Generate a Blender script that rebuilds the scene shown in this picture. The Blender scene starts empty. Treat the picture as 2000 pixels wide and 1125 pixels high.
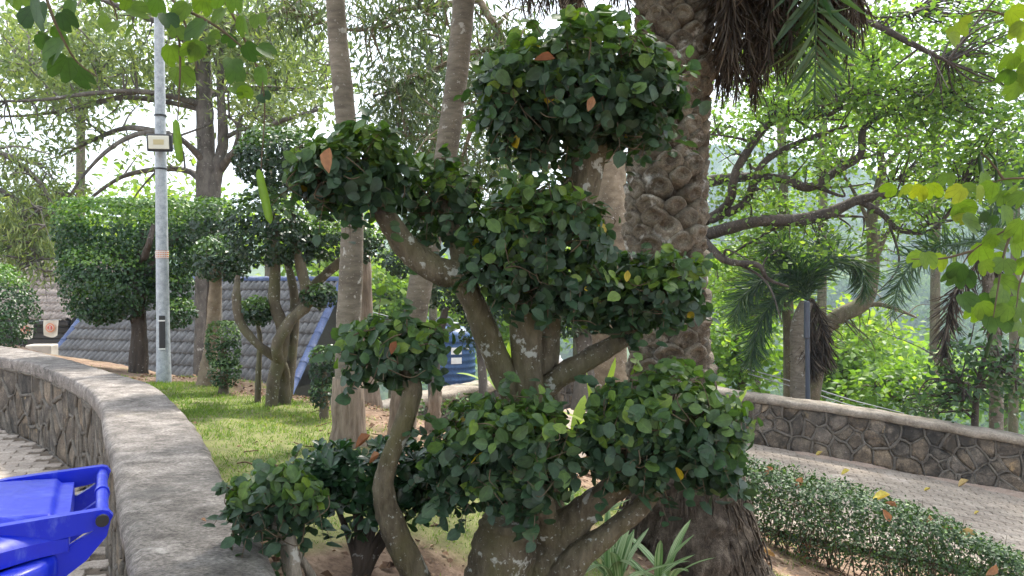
import bpy, math, random
import numpy as np
from mathutils import Vector, Matrix

rng = np.random.default_rng(11)
random.seed(11)
R = math.radians
S = bpy.context.scene
C = S.collection

# ------------------------------------------------------------------ camera
FPX = 1444.0                       # focal length in pixels of the 2000 px wide photograph
CAMZ = 1.6
PITCH = R(-1.0)
cam_d = bpy.data.cameras.new('camera')
cam_d.sensor_width = 36.0
cam_d.lens = 36.0 * FPX / 2000.0
cam_d.clip_start = 0.05
cam_d.clip_end = 3000.0
cam = bpy.data.objects.new('camera', cam_d)
cam.location = (0, 0, CAMZ)
cam.rotation_euler = (R(90) + PITCH, 0, 0)
C.objects.link(cam)
S.camera = cam

# ------------------------------------------------------------------ sky and sun
SUN = Vector((0.34, 0.62, 1.12)).normalized()
world = bpy.data.worlds.new('World')
S.world = world
world.use_nodes = True
wn = world.node_tree
wn.nodes.clear()
w_out = wn.nodes.new('ShaderNodeOutputWorld')
w_bg = wn.nodes.new('ShaderNodeBackground')
w_sky = wn.nodes.new('ShaderNodeTexSky')
w_sky.sky_type = 'NISHITA'
w_sky.sun_disc = False
w_sky.sun_elevation = math.asin(SUN.z)
w_sky.sun_rotation = math.atan2(SUN.x, SUN.y)
w_sky.air_density = 1.2
w_sky.dust_density = 4.0
w_sky.ozone_density = 1.0
w_mix = wn.nodes.new('ShaderNodeMixRGB')           # thin even cloud veil over the whole sky
w_mix.inputs[0].default_value = 0.62
w_mix.inputs[2].default_value = (9.0, 9.4, 9.9, 1)
wn.links.new(w_sky.outputs[0], w_mix.inputs[1])
wn.links.new(w_mix.outputs[0], w_bg.inputs[0])
w_bg.inputs[1].default_value = 0.10
wn.links.new(w_bg.outputs[0], w_out.inputs[0])

sun_d = bpy.data.lights.new('sun', 'SUN')
sun_d.energy = 3.1
sun_d.angle = R(6.0)
sun_d.color = (1.0, 0.95, 0.86)
sun = bpy.data.objects.new('sun', sun_d)
sun.rotation_euler = SUN.to_track_quat('Z', 'Y').to_euler()
sun.location = (0, 0, 30)
C.objects.link(sun)

S.view_settings.view_transform = 'Standard'
S.view_settings.look = 'None'
S.view_settings.gamma = 1.0
S.view_settings.exposure = 1.7
HAZE = 0.0009                      # extinction per metre of the valley air
S.view_settings.use_curve_mapping = False
S.cycles.max_bounces = 5
S.cycles.diffuse_bounces = 3
S.cycles.glossy_bounces = 1
S.cycles.transmission_bounces = 3
S.cycles.use_adaptive_sampling = True
S.cycles.adaptive_threshold = 0.02
S.cycles.transparent_max_bounces = 4
S.cycles.volume_bounces = 0
S.cycles.use_denoising = True
S.cycles.caustics_reflective = False
S.cycles.caustics_refractive = False

# ------------------------------------------------------------------ picture to world
_cp, _sp = math.cos(PITCH), math.sin(PITCH)
def ray(px, py):
    a = (px - 1000.0) / FPX
    b = (562.5 - py) / FPX
    return np.array([a, _cp - b * _sp, _sp + b * _cp])
def P(px, py, Y):
    d = ray(px, py)
    t = Y / d[1]
    return np.array([d[0] * t, Y, CAMZ + d[2] * t])
def PZ(px, py, Z):
    d = ray(px, py)
    t = (Z - CAMZ) / d[2]
    return np.array([d[0] * t, d[1] * t, Z])
def SZ(n, Y):                       # n photograph pixels at depth Y, in metres
    return n * Y / FPX

# ------------------------------------------------------------------ mesh building
class MB:
    def __init__(s):
        s.V = []; s.L = []; s.N = []; s.A = []; s.U = []; s.M = []; s.n = 0
    def add(s, V, F, rnd=0.5, luv=None, mat=0):
        V = np.asarray(V, float).reshape(-1, 3)
        F = np.asarray(F, int)
        s.V.append(V); s.L.append(F.ravel() + s.n)
        s.N.append(np.full(len(F), F.shape[1], int))
        s.M.append(np.full(len(F), mat, int))
        s.A.append(np.broadcast_to(np.asarray(rnd, float), (len(V),)))
        s.U.append(np.zeros((len(V), 3)) if luv is None else luv)
        s.n += len(V)
    def mesh(s, name, mats, base=(0, 0, 0), smooth=True):
        me = bpy.data.meshes.new(name)
        V = np.concatenate(s.V) - np.asarray(base, float)
        L = np.concatenate(s.L); N = np.concatenate(s.N)
        me.vertices.add(len(V)); me.vertices.foreach_set('co', V.astype(np.float32).ravel())
        me.loops.add(len(L)); me.loops.foreach_set('vertex_index', L.astype(np.int32))
        me.polygons.add(len(N))
        st = np.concatenate([[0], np.cumsum(N)[:-1]])
        me.polygons.foreach_set('loop_start', st.astype(np.int32))
        me.polygons.foreach_set('material_index', np.concatenate(s.M).astype(np.int32))
        me.polygons.foreach_set('use_smooth', np.full(len(N), smooth, bool))
        a = me.attributes.new('rnd', 'FLOAT', 'POINT'); a.data.foreach_set('value', np.concatenate(s.A).astype(np.float32))
        U = np.concatenate(s.U)
        if U.any():
            a = me.attributes.new('luv', 'FLOAT_VECTOR', 'POINT'); a.data.foreach_set('vector', U.astype(np.float32).ravel())
        me.update(calc_edges=True)
        for m in (mats if isinstance(mats, (list, tuple)) else [mats]):
            me.materials.append(m)
        return me

def tag(o, label=None, cat=None, group=None, kind=None):
    if label: o['label'] = label
    if cat: o['category'] = cat
    if group: o['group'] = group
    if kind: o['kind'] = kind
    return o
def thing(name, label, cat, loc=(0, 0, 0), group=None):
    o = bpy.data.objects.new(name, None)
    o.empty_display_size = 0.1
    o.location = tuple(loc)
    C.objects.link(o)
    return tag(o, label, cat, group)
WL = {}
def wloc(o):
    v = np.zeros(3)
    while o is not None:
        v = v + np.array(o.location); o = o.parent
    return v
def part(name, mb, mat, parent, kind=None, label=None, smooth=True):
    """a mesh child; vertices are given in world coordinates"""
    me = mb.mesh(name, mat, wloc(parent), smooth)
    o = bpy.data.objects.new(name, me)
    o.parent = parent
    C.objects.link(o)
    return tag(o, label=label, kind=kind)
def solo(name, mb, mat, label=None, cat=None, group=None, kind=None, smooth=True, base=None):
    if base is None:
        V = np.concatenate(mb.V); base = (V[:, 0].mean(), V[:, 1].mean(), V[:, 2].min())
    me = mb.mesh(name, mat, base, smooth)
    o = bpy.data.objects.new(name, me)
    o.location = tuple(base)
    C.objects.link(o)
    return tag(o, label, cat, group, kind)
def inst(name, me, parent, pos, frame, size):
    """a child that shares mesh data; pos in world coordinates; frame 3x3 columns"""
    o = bpy.data.objects.new(name, me)
    o.parent = parent
    sz = np.broadcast_to(np.asarray(size, float), (3,))
    m = Matrix.Identity(4)
    p = np.asarray(pos) - (wloc(parent) if parent is not None else 0)
    for i in range(3):
        for j in range(3):
            m[i][j] = float(frame[i, j] * sz[j])
        m[i][3] = float(p[i])
    o.matrix_basis = m
    C.objects.link(o)
    return o

def unit(v):
    v = np.asarray(v, float)
    return v / np.maximum(np.linalg.norm(v, axis=-1, keepdims=True), 1e-9)
def frames(nrm, tip):
    """N x 3 x 3: columns side, tip direction, normal"""
    n = unit(nrm)
    y = tip - n * (tip * n).sum(-1, keepdims=True)
    y = unit(y)
    x = np.cross(y, n)
    return np.stack([x, y, n], axis=-1)
def rand_dirs(n):
    return unit(rng.normal(size=(n, 3)))

def spline(pts, per=6):
    """Catmull-Rom through the points (any number of columns)"""
    p = np.asarray(pts, float)
    if len(p) < 3:
        t = np.linspace(0, 1, per + 1)[:, None]
        return p[0] * (1 - t) + p[-1] * t
    q = np.vstack([2 * p[0] - p[1], p, 2 * p[-1] - p[-2]])
    out = []
    for i in range(1, len(q) - 2):
        a, b, c, d = q[i - 1], q[i], q[i + 1], q[i + 2]
        for k in range(per):
            t = k / per
            out.append(0.5 * ((2 * b) + (c - a) * t + (2 * a - 5 * b + 4 * c - d) * t * t + (3 * b - a - 3 * c + d) * t ** 3))
    out.append(p[-1])
    return np.array(out)
def resample(path, n):
    d = np.concatenate([[0], np.cumsum(np.linalg.norm(np.diff(path, axis=0), axis=1))])
    t = np.linspace(0, d[-1], n)
    return np.stack([np.interp(t, d, path[:, k]) for k in range(path.shape[1])], axis=1)

def tube(mb, path, rad, seg=8, lump=0.0, cap=True, rnd=0.5, flat=None, freq=2):
    path = np.asarray(path, float); n = len(path)
    rad = np.broadcast_to(np.asarray(rad, float), (n,)) if np.ndim(rad) < 1 or len(rad) == n else np.interp(np.linspace(0, 1, n), np.linspace(0, 1, len(rad)), rad)
    T = unit(np.gradient(path, axis=0))
    up = np.array([0, 0, 1.0]) if abs(T[0, 2]) < 0.9 else np.array([1.0, 0, 0])
    a = unit(np.cross(T[0], up))
    A = np.zeros((n, 3)); A[0] = a
    for i in range(1, n):
        a = A[i - 1] - T[i] * (A[i - 1] @ T[i]); A[i] = unit(a)
    B = np.cross(T, A)
    th = np.arange(seg) * 2 * math.pi / seg
    rr = np.repeat(rad[:, None], seg, 1)
    if lump:
        ph = rng.uniform(0, 6.28, 4)
        i = np.arange(n)[:, None]
        rr = rr * (1 + lump * (np.sin(freq * th[None] + ph[0] + i * 0.21) * 0.5 + np.sin((freq + 1) * th[None] + ph[1] - i * 0.33) * 0.35
                               + np.sin(i * 1.1 + ph[2]) * 0.25) + lump * 0.35 * rng.normal(size=(n, seg)))
    V = path[:, None, :] + rr[:, :, None] * (np.cos(th)[None, :, None] * A[:, None, :] + np.sin(th)[None, :, None] * B[:, None, :])
    if flat is not None:
        V = V
    V = V.reshape(-1, 3)
    i = np.arange(n - 1)[:, None] * seg; j = np.arange(seg)[None, :]; k = (j + 1) % seg
    F = np.stack([i + j, i + k, i + seg + k, i + seg + j], -1).reshape(-1, 4)
    mb.add(V, F, rnd)
    if cap:
        for e, idx in ((0, np.arange(seg)[::-1]), (n - 1, np.arange(seg))):
            Vc = np.vstack([V[e * seg:(e + 1) * seg], path[e]])
            m = np.arange(seg)
            Fc = np.stack([m, (m + 1) % seg, np.full(seg, seg)], -1)
            if e == 0: Fc = Fc[:, ::-1]
            mb.add(Vc, Fc, rnd)

def box(mb, c, s, rz=0.0, mat=0, bev=0.0, rnd=0.5, tilt=None):
    """bevelled box: centre c, full size s"""
    hx, hy, hz = [q / 2 for q in s]
    b = min(bev, hx * .9, hy * .9, hz * .9)
    if b <= 0:
        V = np.array([[x, y, z] for z in (-hz, hz) for x, y in ((-hx, -hy), (hx, -hy), (hx, hy), (-hx, hy))])
        F = np.array([[3, 2, 1, 0], [4, 5, 6, 7], [0, 1, 5, 4], [1, 2, 6, 5], [2, 3, 7, 6], [3, 0, 4, 7]])
    else:
        rings = []
        for z, ins in ((-hz, b), (-hz + b, 0), (hz - b, 0), (hz, b)):
            x, y = hx - ins, hy - ins
            rings.append([[-x + (b - ins) * 1, -y, z], [x - (b - ins), -y, z], [x, -y + (b - ins), z], [x, y - (b - ins), z],
                          [x - (b - ins), y, z], [-x + (b - ins), y, z], [-x, y - (b - ins), z], [-x, -y + (b - ins), z]])
        V = np.array(rings).reshape(-1, 3)
        F = [[i * 8 + j, i * 8 + (j + 1) % 8, i * 8 + 8 + (j + 1) % 8, i * 8 + 8 + j] for i in range(3) for j in range(8)]
        F = np.array(F)
    ca, sa = math.cos(rz), math.sin(rz)
    M = np.array([[ca, -sa, 0], [sa, ca, 0], [0, 0, 1]])
    if tilt is not None: M = M @ np.array(tilt)
    W = V @ M.T + np.asarray(c)
    mb.add(W, F, rnd, mat=mat)
    if b > 0:
        for r0, rev in ((0, True), (24, False)):
            idx = np.arange(8)
            Vc = W[r0:r0 + 8]
            f = idx[::-1] if rev else idx
            mb.add(Vc, f[None, :], rnd, mat=mat)

def lathe(mb, c, prof, seg=32, mat=0, rnd=0.5):
    prof = np.asarray(prof, float)
    th = np.arange(seg) * 2 * math.pi / seg
    V = np.stack([prof[:, 0][:, None] * np.cos(th)[None], prof[:, 0][:, None] * np.sin(th)[None], np.repeat(prof[:, 1][:, None], seg, 1)], -1).reshape(-1, 3) + np.asarray(c)
    n = len(prof)
    i = np.arange(n - 1)[:, None] * seg; j = np.arange(seg)[None]; k = (j + 1) % seg
    F = np.stack([i + j, i + k, i + seg + k, i + seg + j], -1).reshape(-1, 4)
    mb.add(V, F, rnd, mat=mat)

# leaf templates: base at the origin, tip along +Y, normal +Z, unit length
def strip_leaf(ts, ws, fold=0.12, curl=0.10):
    ts = np.array(ts); ws = np.array(ws); n = len(ts)
    V = []; U = []
    for t, w in zip(ts, ws):
        V.append([0, t, -curl * t * t]); U.append([0, t, 0])
    for s in (-1, 1):
        for t, w in zip(ts[1:-1], ws[1:-1]):
            V.append([s * w, t - w * 0.05, fold * w * 2 - curl * t * t]); U.append([s * w, t, 0])
    F = []
    m = n - 2
    for s in (0, 1):
        o = n + s * m
        t = [[0, o, 1]]
        for i in range(m - 1):
            t += [[i + 1, o + i, o + i + 1], [i + 1, o + i + 1, i + 2]]
        t += [[m, o + m - 1, m + 1]]
        F += t if s == 1 else [f[::-1] for f in t]
    return np.array(V, float), np.array(F), np.array(U, float)
OVAL = strip_leaf([0, .2, .5, .8, 1], [0, .27, .36, .24, 0], .14, .12)
OVAL2 = strip_leaf([0, .2, .5, .8, 1], [0, .30, .40, .27, 0], .05, .22)
OBOV = strip_leaf([0, .35, .65, .88, 1], [0, .11, .20, .17, 0], .15, .10)
SMALL = strip_leaf([0, .5, 1], [0, .33, 0], .18, .1)
LANCE = strip_leaf([0, .4, 1], [0, .15, 0], .2, .25)
NARROW = strip_leaf([0, .4, 1], [0, .09, 0], .2, .30)
def bauhinia():
    o = [(.16, -.07), (.40, .06), (.52, .34), (.48, .68), (.33, .95), (.15, .97)]
    c = [(0, 0), (0, .33), (0, .70)]
    V = [[x, y, 0] for x, y in c]
    for s in (1, -1):
        V += [[s * x, y, 0.30 * x - .10 * y * y] for x, y in o]
    V = np.array(V, float)
    F = []
    for s, b in ((1, 3), (-1, 9)):
        t = [[0, b, b + 1], [0, b + 1, 1], [1, b + 1, b + 2], [1, b + 2, b + 3], [1, b + 3, 2], [2, b + 3, b + 4], [2, b + 4, b + 5]]
        F += t if s == 1 else [f[::-1] for f in t]
    U = V.copy(); U[:, 2] = 0
    return V, np.array(F), U
BAU = bauhinia()

def scatter(mb, tpl, pos, fr, size, rnd):
    tV, tF, tU = tpl
    n, t = len(pos), len(tV)
    size = np.broadcast_to(np.asarray(size, float), (n,))
    V = pos[:, None, :] + size[:, None, None] * np.einsum('nij,tj->nti', fr, tV)
    F = tF[None] + (np.arange(n) * t)[:, None, None]
    mb.add(V.reshape(-1, 3), F.reshape(-1, tF.shape[1]), np.repeat(np.broadcast_to(rnd, (n,)), t), np.tile(tU, (n, 1)))

def shell(center, radii, n, p=2.0, depth=(0.72, 1.04), pbot=None, lump=0.10, bottom=1.0, up=0.5, jit=0.55, tipdown=0.5):
    """leaf positions, frames and height in a clipped (super)ellipsoid"""
    d = rand_dirs(int(n * 1.6))
    keep = (d[:, 2] > -0.25) | (rng.random(len(d)) < bottom)
    d = d[keep][:n]
    r = np.asarray(radii, float)
    pp = np.where(d[:, 2] < 0, p if pbot is None else pbot, p)[:, None]
    # sample directions in the scaled space
    k = (np.abs(d) ** pp).sum(1) ** (-1 / pp[:, 0])
    ph = rng.uniform(0, 6.28, 6)
    l = 1 + lump * (np.sin(4 * d[:, 0] + ph[0]) * np.sin(5 * d[:, 2] + ph[1]) + 0.6 * np.sin(9 * d[:, 0] + ph[2]) * np.sin(8 * d[:, 1] + 9 * d[:, 2] + ph[3]))
    u = rng.random(len(d)) ** 0.55
    q = d * (k * l * (depth[0] + (depth[1] - depth[0]) * u))[:, None]
    pos = np.asarray(center) + q * r
    out = unit(d / r)
    nrm = unit(out * 0.8 + np.array([0, 0, up]) + rng.normal(size=d.shape) * jit)
    tip = unit(out * 0.5 + np.array([0, 0, -tipdown]) + rng.normal(size=d.shape) * 0.6)
    return pos, frames(nrm, tip), q[:, 2]

# ------------------------------------------------------------------ materials
def newmat(name):
    m = bpy.data.materials.new(name); m.use_nodes = True
    nt = m.node_tree; nt.nodes.clear()
    out = nt.nodes.new('ShaderNodeOutputMaterial')
    return m, nt, out
def nd(nt, typ, **kw):
    n = nt.nodes.new(typ)
    for k, v in kw.items():
        if k.startswith('i_'):
            key = k[2:]
            key = int(key) if key.isdigit() else key.replace('_', ' ')
            n.inputs[key].default_value = v
        else:
            setattr(n, k, v)
    return n
def ramp(nt, fac, stops):
    n = nt.nodes.new('ShaderNodeValToRGB')
    e = n.color_ramp.elements
    while len(e) < len(stops): e.new(0.5)
    for el, (p, c) in zip(e, stops):
        el.position = p; el.color = (c, c, c, 1) if np.isscalar(c) else (*c, 1)
    nt.links.new(fac, n.inputs[0])
    return n.outputs[0]
def pos_vec(nt, scale=(1, 1, 1)):
    g = nt.nodes.new('ShaderNodeNewGeometry')
    mp = nt.nodes.new('ShaderNodeVectorMath'); mp.operation = 'MULTIPLY'
    mp.inputs[1].default_value = scale
    nt.links.new(g.outputs['Position'], mp.inputs[0])
    return mp.outputs[0]
def noise_n(nt, vec, scale, detail=4, rough=0.55):
    n = nd(nt, 'ShaderNodeTexNoise', i_Scale=scale, i_Detail=detail, i_Roughness=rough)
    nt.links.new(vec, n.inputs['Vector'])
    return n.outputs['Fac']
def mixc(nt, fac, a, b, mode='MIX'):
    n = nt.nodes.new('ShaderNodeMixRGB'); n.blend_type = mode
    for sock, v in ((n.inputs[0], fac), (n.inputs[1], a), (n.inputs[2], b)):
        if hasattr(v, 'is_output'): nt.links.new(v, sock)
        elif np.isscalar(v): sock.default_value = v
        else: sock.default_value = (*v, 1)
    return n.outputs[0]
def attr(nt, name, out='Fac'):
    n = nt.nodes.new('ShaderNodeAttribute'); n.attribute_name = name
    return n.outputs[out]
def principled(nt, out, col, rough=0.6, spec=0.5, bump=None, bstr=0.3, bdist=0.02, metal=0.0):
    b = nt.nodes.new('ShaderNodeBsdfPrincipled')
    if hasattr(col, 'is_output'): nt.links.new(col, b.inputs['Base Color'])
    else: b.inputs['Base Color'].default_value = (*col, 1)
    if hasattr(rough, 'is_output'): nt.links.new(rough, b.inputs['Roughness'])
    else: b.inputs['Roughness'].default_value = rough
    b.inputs['Specular IOR Level'].default_value = spec
    b.inputs['Metallic'].default_value = metal
    if bump is not None:
        bp = nd(nt, 'ShaderNodeBump', i_Strength=bstr, i_Distance=bdist)
        nt.links.new(bump, bp.inputs['Height']); nt.links.new(bp.outputs[0], b.inputs['Normal'])
    if out is not None: nt.links.new(b.outputs[0], out.inputs['Surface'])
    return b
def leaf_mat(name, stops, rough=0.42, transl=0.30, spec=0.5, tcol=(1.5, 1.7, 0.6), vein=None, mottle=0.25):
    m, nt, out = newmat(name)
    c = ramp(nt, attr(nt, 'rnd'), stops)
    if mottle:
        v = pos_vec(nt)
        nz = ramp(nt, noise_n(nt, v, 60.0, 2), [(0.3, 1 - mottle), (0.7, 1 + mottle)])
        c = mixc(nt, 1.0, c, nz, 'MULTIPLY')
    if vein:
        sx = nt.nodes.new('ShaderNodeSeparateXYZ'); nt.links.new(attr(nt, 'luv', 'Vector'), sx.inputs[0])
        def mt(op, a, b=None):
            n = nt.nodes.new('ShaderNodeMath'); n.operation = op
            for i, x in enumerate((a, b)):
                if x is None: continue
                if hasattr(x, 'is_output'): nt.links.new(x, n.inputs[i])
                else: n.inputs[i].default_value = x
            return n.outputs[0]
        if vein == 'palmate':
            yy = mt('ADD', sx.outputs[1], 0.05)
            ang = mt('ARCTAN2', sx.outputs[0], yy)
            f = mt('ABSOLUTE', mt('SINE', mt('MULTIPLY', ang, 6.8)))
            k = ramp(nt, f, [(0.0, 1.0), (0.16, 0.0)])
        else:
            ax = mt('ABSOLUTE', sx.outputs[0])
            f1 = ramp(nt, ax, [(0.0, 1.0), (0.03, 0.0)])
            f2 = mt('ABSOLUTE', mt('SINE', mt('MULTIPLY', mt('SUBTRACT', sx.outputs[1], mt('MULTIPLY', ax, 0.8)), 17.0)))
            k = mixc(nt, 1.0, f1, ramp(nt, f2, [(0.0, 0.55), (0.16, 0.0)]), 'LIGHTEN')
        c2 = mixc(nt, 1.0, c, (1.35, 1.35, 1.2) if vein != 'palmate' else (0.55, 0.6, 0.5), 'MULTIPLY')
        c = mixc(nt, k, c, c2)
    b = principled(nt, None, c, rough, spec)
    t = nt.nodes.new('ShaderNodeBsdfTranslucent')
    nt.links.new(mixc(nt, 1.0, c, tcol, 'MULTIPLY'), t.inputs[0])
    mx = nt.nodes.new('ShaderNodeMixShader'); mx.inputs[0].default_value = transl
    nt.links.new(b.outputs[0], mx.inputs[1]); nt.links.new(t.outputs[0], mx.inputs[2])
    nt.links.new(mx.outputs[0], out.inputs['Surface'])
    return m
def bark_mat(name, c1, c2, lichen=None, lamt=0.62, scale=(18, 18, 5), bstr=0.5, spot=9.0, moss=None, rings=None):
    m, nt, out = newmat(name)
    v = pos_vec(nt, scale)
    n1 = noise_n(nt, v, 1.0, 6, 0.65)
    c = ramp(nt, n1, [(0.3, c1), (0.7, c2)])
    big = noise_n(nt, pos_vec(nt), 2.3, 3)
    c = mixc(nt, 1.0, c, ramp(nt, big, [(0.3, 0.7), (0.7, 1.25)]), 'MULTIPLY')
    if moss:
        c = mixc(nt, ramp(nt, noise_n(nt, pos_vec(nt), 6.0, 4), [(0.45, 0.0), (0.65, 0.75)]), c, moss)
    h = n1
    if rings:
        w = nd(nt, 'ShaderNodeTexWave', wave_type='BANDS', bands_direction='Z', i_Scale=rings, i_Distortion=2.5, i_Detail=3.0)
        nt.links.new(pos_vec(nt), w.inputs['Vector']); w.inputs['Detail Scale'].default_value = 2.0
        c = mixc(nt, 1.0, c, ramp(nt, w.outputs['Fac'], [(0.0, 0.86), (0.35, 1.02)]), 'MULTIPLY')
        h = mixc(nt, 0.6, n1, w.outputs['Fac'])
    if lichen:
        l = ramp(nt, noise_n(nt, pos_vec(nt), spot, 5, 0.6), [(lamt, 0.0), (lamt + 0.04, 0.85)])
        c = mixc(nt, l, c, lichen)
        fine = ramp(nt, noise_n(nt, pos_vec(nt), spot * 5, 3), [(0.64, 0.0), (0.70, 0.6)])
        c = mixc(nt, fine, c, lichen)
    principled(nt, out, c, 0.85, 0.25, h, bstr, 0.02)
    return m
def rough_mat(name, stops, scale=6.0, detail=6, rough=0.85, bstr=0.4, bdist=0.02, spots=None, spec=0.3, objrand=0.0, vec=(1, 1, 1), grain=(.62, 1.30), cracks=0.0, tint=None):
    m, nt, out = newmat(name)
    v = pos_vec(nt, vec)
    n1 = noise_n(nt, v, scale, detail, 0.62)
    c = ramp(nt, n1, stops)
    f = noise_n(nt, v, scale * 9, 4, 0.7)
    c = mixc(nt, 1.0, c, ramp(nt, f, [(0.30, grain[0]), (0.70, grain[1])]), 'MULTIPLY')
    g2 = noise_n(nt, v, scale * 40, 2, .6)
    c = mixc(nt, 1.0, c, ramp(nt, g2, [(0.30, .80), (0.70, 1.18)]), 'MULTIPLY')
    for col, sc, lo, amt in (spots or []):
        k = ramp(nt, noise_n(nt, v, sc, 5, 0.65), [(lo, 0.0), (min(lo + 0.09, 1.0), amt)])
        c = mixc(nt, k, c, col)
    if cracks:
        nn = nd(nt, 'ShaderNodeTexNoise', i_Scale=4.0, i_Detail=5.0); nt.links.new(v, nn.inputs['Vector'])
        vm = nt.nodes.new('ShaderNodeVectorMath'); vm.operation = 'MULTIPLY_ADD'; vm.inputs[1].default_value = (.35, .35, .35); nt.links.new(nn.outputs['Color'], vm.inputs[0]); nt.links.new(v, vm.inputs[2])
        vo = nd(nt, 'ShaderNodeTexVoronoi', feature='DISTANCE_TO_EDGE', i_Scale=cracks); nt.links.new(vm.outputs[0], vo.inputs['Vector'])
        brk = ramp(nt, noise_n(nt, v, 3.1, 3), [(.48, 0.0), (.58, .8)])
        line = mixc(nt, 1.0, ramp(nt, vo.outputs['Distance'], [(0.0, 1.0), (.018, 0.0)]), brk, 'MULTIPLY')
        c = mixc(nt, line, c, (.05, .045, .04))
    if tint:
        oi = nt.nodes.new('ShaderNodeObjectInfo')
        c = mixc(nt, 1.0, c, ramp(nt, oi.outputs['Random'], tint), 'MULTIPLY')
    if objrand:
        oi = nt.nodes.new('ShaderNodeObjectInfo')
        c = mixc(nt, 1.0, c, ramp(nt, oi.outputs['Random'], [(0, 1 - objrand), (1, 1 + objrand)]), 'MULTIPLY')
    h = mixc(nt, 0.5, n1, f)
    principled(nt, out, c, rough, spec, h, bstr, bdist)
    return m
def flat_mat(name, col, rough=0.5, spec=0.5, metal=0.0, dirt=0.12, dscale=14.0):
    m, nt, out = newmat(name)
    v = pos_vec(nt)
    k = ramp(nt, noise_n(nt, v, dscale, 5, 0.65), [(0.3, 1 - dirt), (0.7, 1 + dirt)])
    c = mixc(nt, 1.0, col, k, 'MULTIPLY')
    r = ramp(nt, noise_n(nt, v, dscale * 2, 3), [(0.3, max(rough - 0.1, 0.02)), (0.7, min(rough + 0.12, 1))])
    principled(nt, out, c, r, spec, metal=metal)
    return m

M = {}
M['topleaf'] = leaf_mat('topiary leaf', [(0.0, (.022, .046, .026)), (0.45, (.034, .070, .038)), (0.75, (.050, .094, .044)), (0.90, (.085, .15, .038)), (0.975, (.15, .22, .03)), (0.985, (.42, .30, .02))], .47, .22, .42, (1.9, 2.3, .5), 'pinnate')
M['darkleaf'] = leaf_mat('dark glossy leaf', [(0.0, (.012, .036, .018)), (0.6, (.022, .060, .026)), (0.9, (.05, .11, .03)), (1.0, (.10, .19, .04))], .30, .15, .55, (1.8, 2.2, .5), 'pinnate')
M['smallleaf'] = leaf_mat('small clipped leaf', [(0.0, (.014, .034, .018)), (0.5, (.024, .054, .026)), (0.8, (.045, .090, .034)), (1.0, (.11, .19, .05))], .40, .16, .5, (1.8, 2.2, .5))
M['boxleaf'] = leaf_mat('clipped box tree leaf', [(0.0, (.014, .042, .014)), (0.5, (.026, .072, .020)), (0.8, (.055, .125, .026)), (1.0, (.16, .27, .04))], .42, .20, .5, (1.8, 2.2, .4))
M['hedgeleaf'] = leaf_mat('hedge leaf', [(0.0, (.022, .046, .020)), (0.5, (.038, .078, .032)), (0.85, (.075, .13, .05)), (1.0, (.14, .22, .07))], .55, .18, .35, (1.7, 2.0, .5))
M['bauhinia'] = leaf_mat('orchid tree leaf', [(0.0, (.026, .062, .026)), (0.45, (.065, .13, .028)), (0.8, (.14, .22, .03)), (1.0, (.25, .28, .03))], .5, .40, .35, (1.6, 1.7, .35), 'palmate', .12)
M['paleleaf'] = leaf_mat('grey green leaf', [(0.0, (.075, .115, .045)), (0.5, (.15, .20, .075)), (0.8, (.24, .29, .11)), (1.0, (.38, .41, .17))], .5, .35, .4, (1.5, 1.6, .6), None, 0)
M['gumleaf'] = leaf_mat('drooping gum leaf', [(0.0, (.040, .065, .034)), (0.6, (.075, .11, .050)), (1.0, (.15, .19, .075))], .5, .3, .4, (1.5, 1.6, .6), None, 0)
M['brightleaf'] = leaf_mat('light green leaf', [(0.0, (.060, .12, .026)), (0.45, (.125, .22, .045)), (0.8, (.20, .31, .065)), (1.0, (.32, .41, .10))], .5, .48, .4, (1.5, 1.6, .5), None, 0)
M['yellowleaf'] = leaf_mat('yellow green leaf', [(0.0, (.10, .17, .03)), (0.5, (.18, .28, .05)), (1.0, (.32, .38, .09))], .55, .45, .3, (1.5, 1.6, .5), None, 0)
M['deepleaf'] = leaf_mat('deep green leaf', [(0.0, (.020, .05, .018)), (0.6, (.038, .085, .028)), (1.0, (.09, .16, .04))], .45, .3, .45, (1.6, 1.9, .5), None, 0)
M['frond'] = leaf_mat('palm frond', [(0.0, (.018, .045, .022)), (0.6, (.035, .080, .032)), (1.0, (.09, .14, .045))], .4, .25, .5, (1.6, 1.9, .5), None, 0)
M['deadfrond'] = leaf_mat('dead palm frond', [(0.0, (.030, .022, .017)), (0.6, (.066, .050, .038)), (1.0, (.15, .115, .085))], .75, .12, .2, (1.3, 1.1, .9), None, 0)
M['grass'] = leaf_mat('grass blade', [(0.0, (.085, .155, .030)), (0.5, (.15, .24, .048)), (0.85, (.23, .30, .07)), (1.0, (.36, .32, .14))], .55, .35, .3, (1.5, 1.6, .5), None, 0)
M['litter'] = leaf_mat('dry leaf litter', [(0.0, (.05, .03, .02)), (0.4, (.13, .075, .045)), (0.75, (.24, .15, .09)), (1.0, (.36, .27, .18))], .8, .1, .2, (1.2, 1.0, .8), None, .2)
M['bananaleaf'] = leaf_mat('broad bright leaf', [(0.0, (.15, .25, .04)), (1.0, (.27, .36, .06))], .4, .45, .4, (1.5, 1.6, .4), 'pinnate', .08)
M['fallen'] = leaf_mat('fallen leaf', [(0.0, (.16, .055, .025)), (0.35, (.28, .12, .05)), (0.65, (.36, .20, .12)), (0.85, (.42, .30, .13)), (1.0, (.50, .42, .08))], .65, .2, .3, (1.2, 1.0, .7), 'pinnate', .15)
M['forest'] = leaf_mat('forest leaf', [(0.0, (.035, .08, .020)), (0.5, (.075, .14, .035)), (1.0, (.16, .23, .06))], .7, .3, .2, (1.4, 1.5, .5), None, 0)
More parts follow.
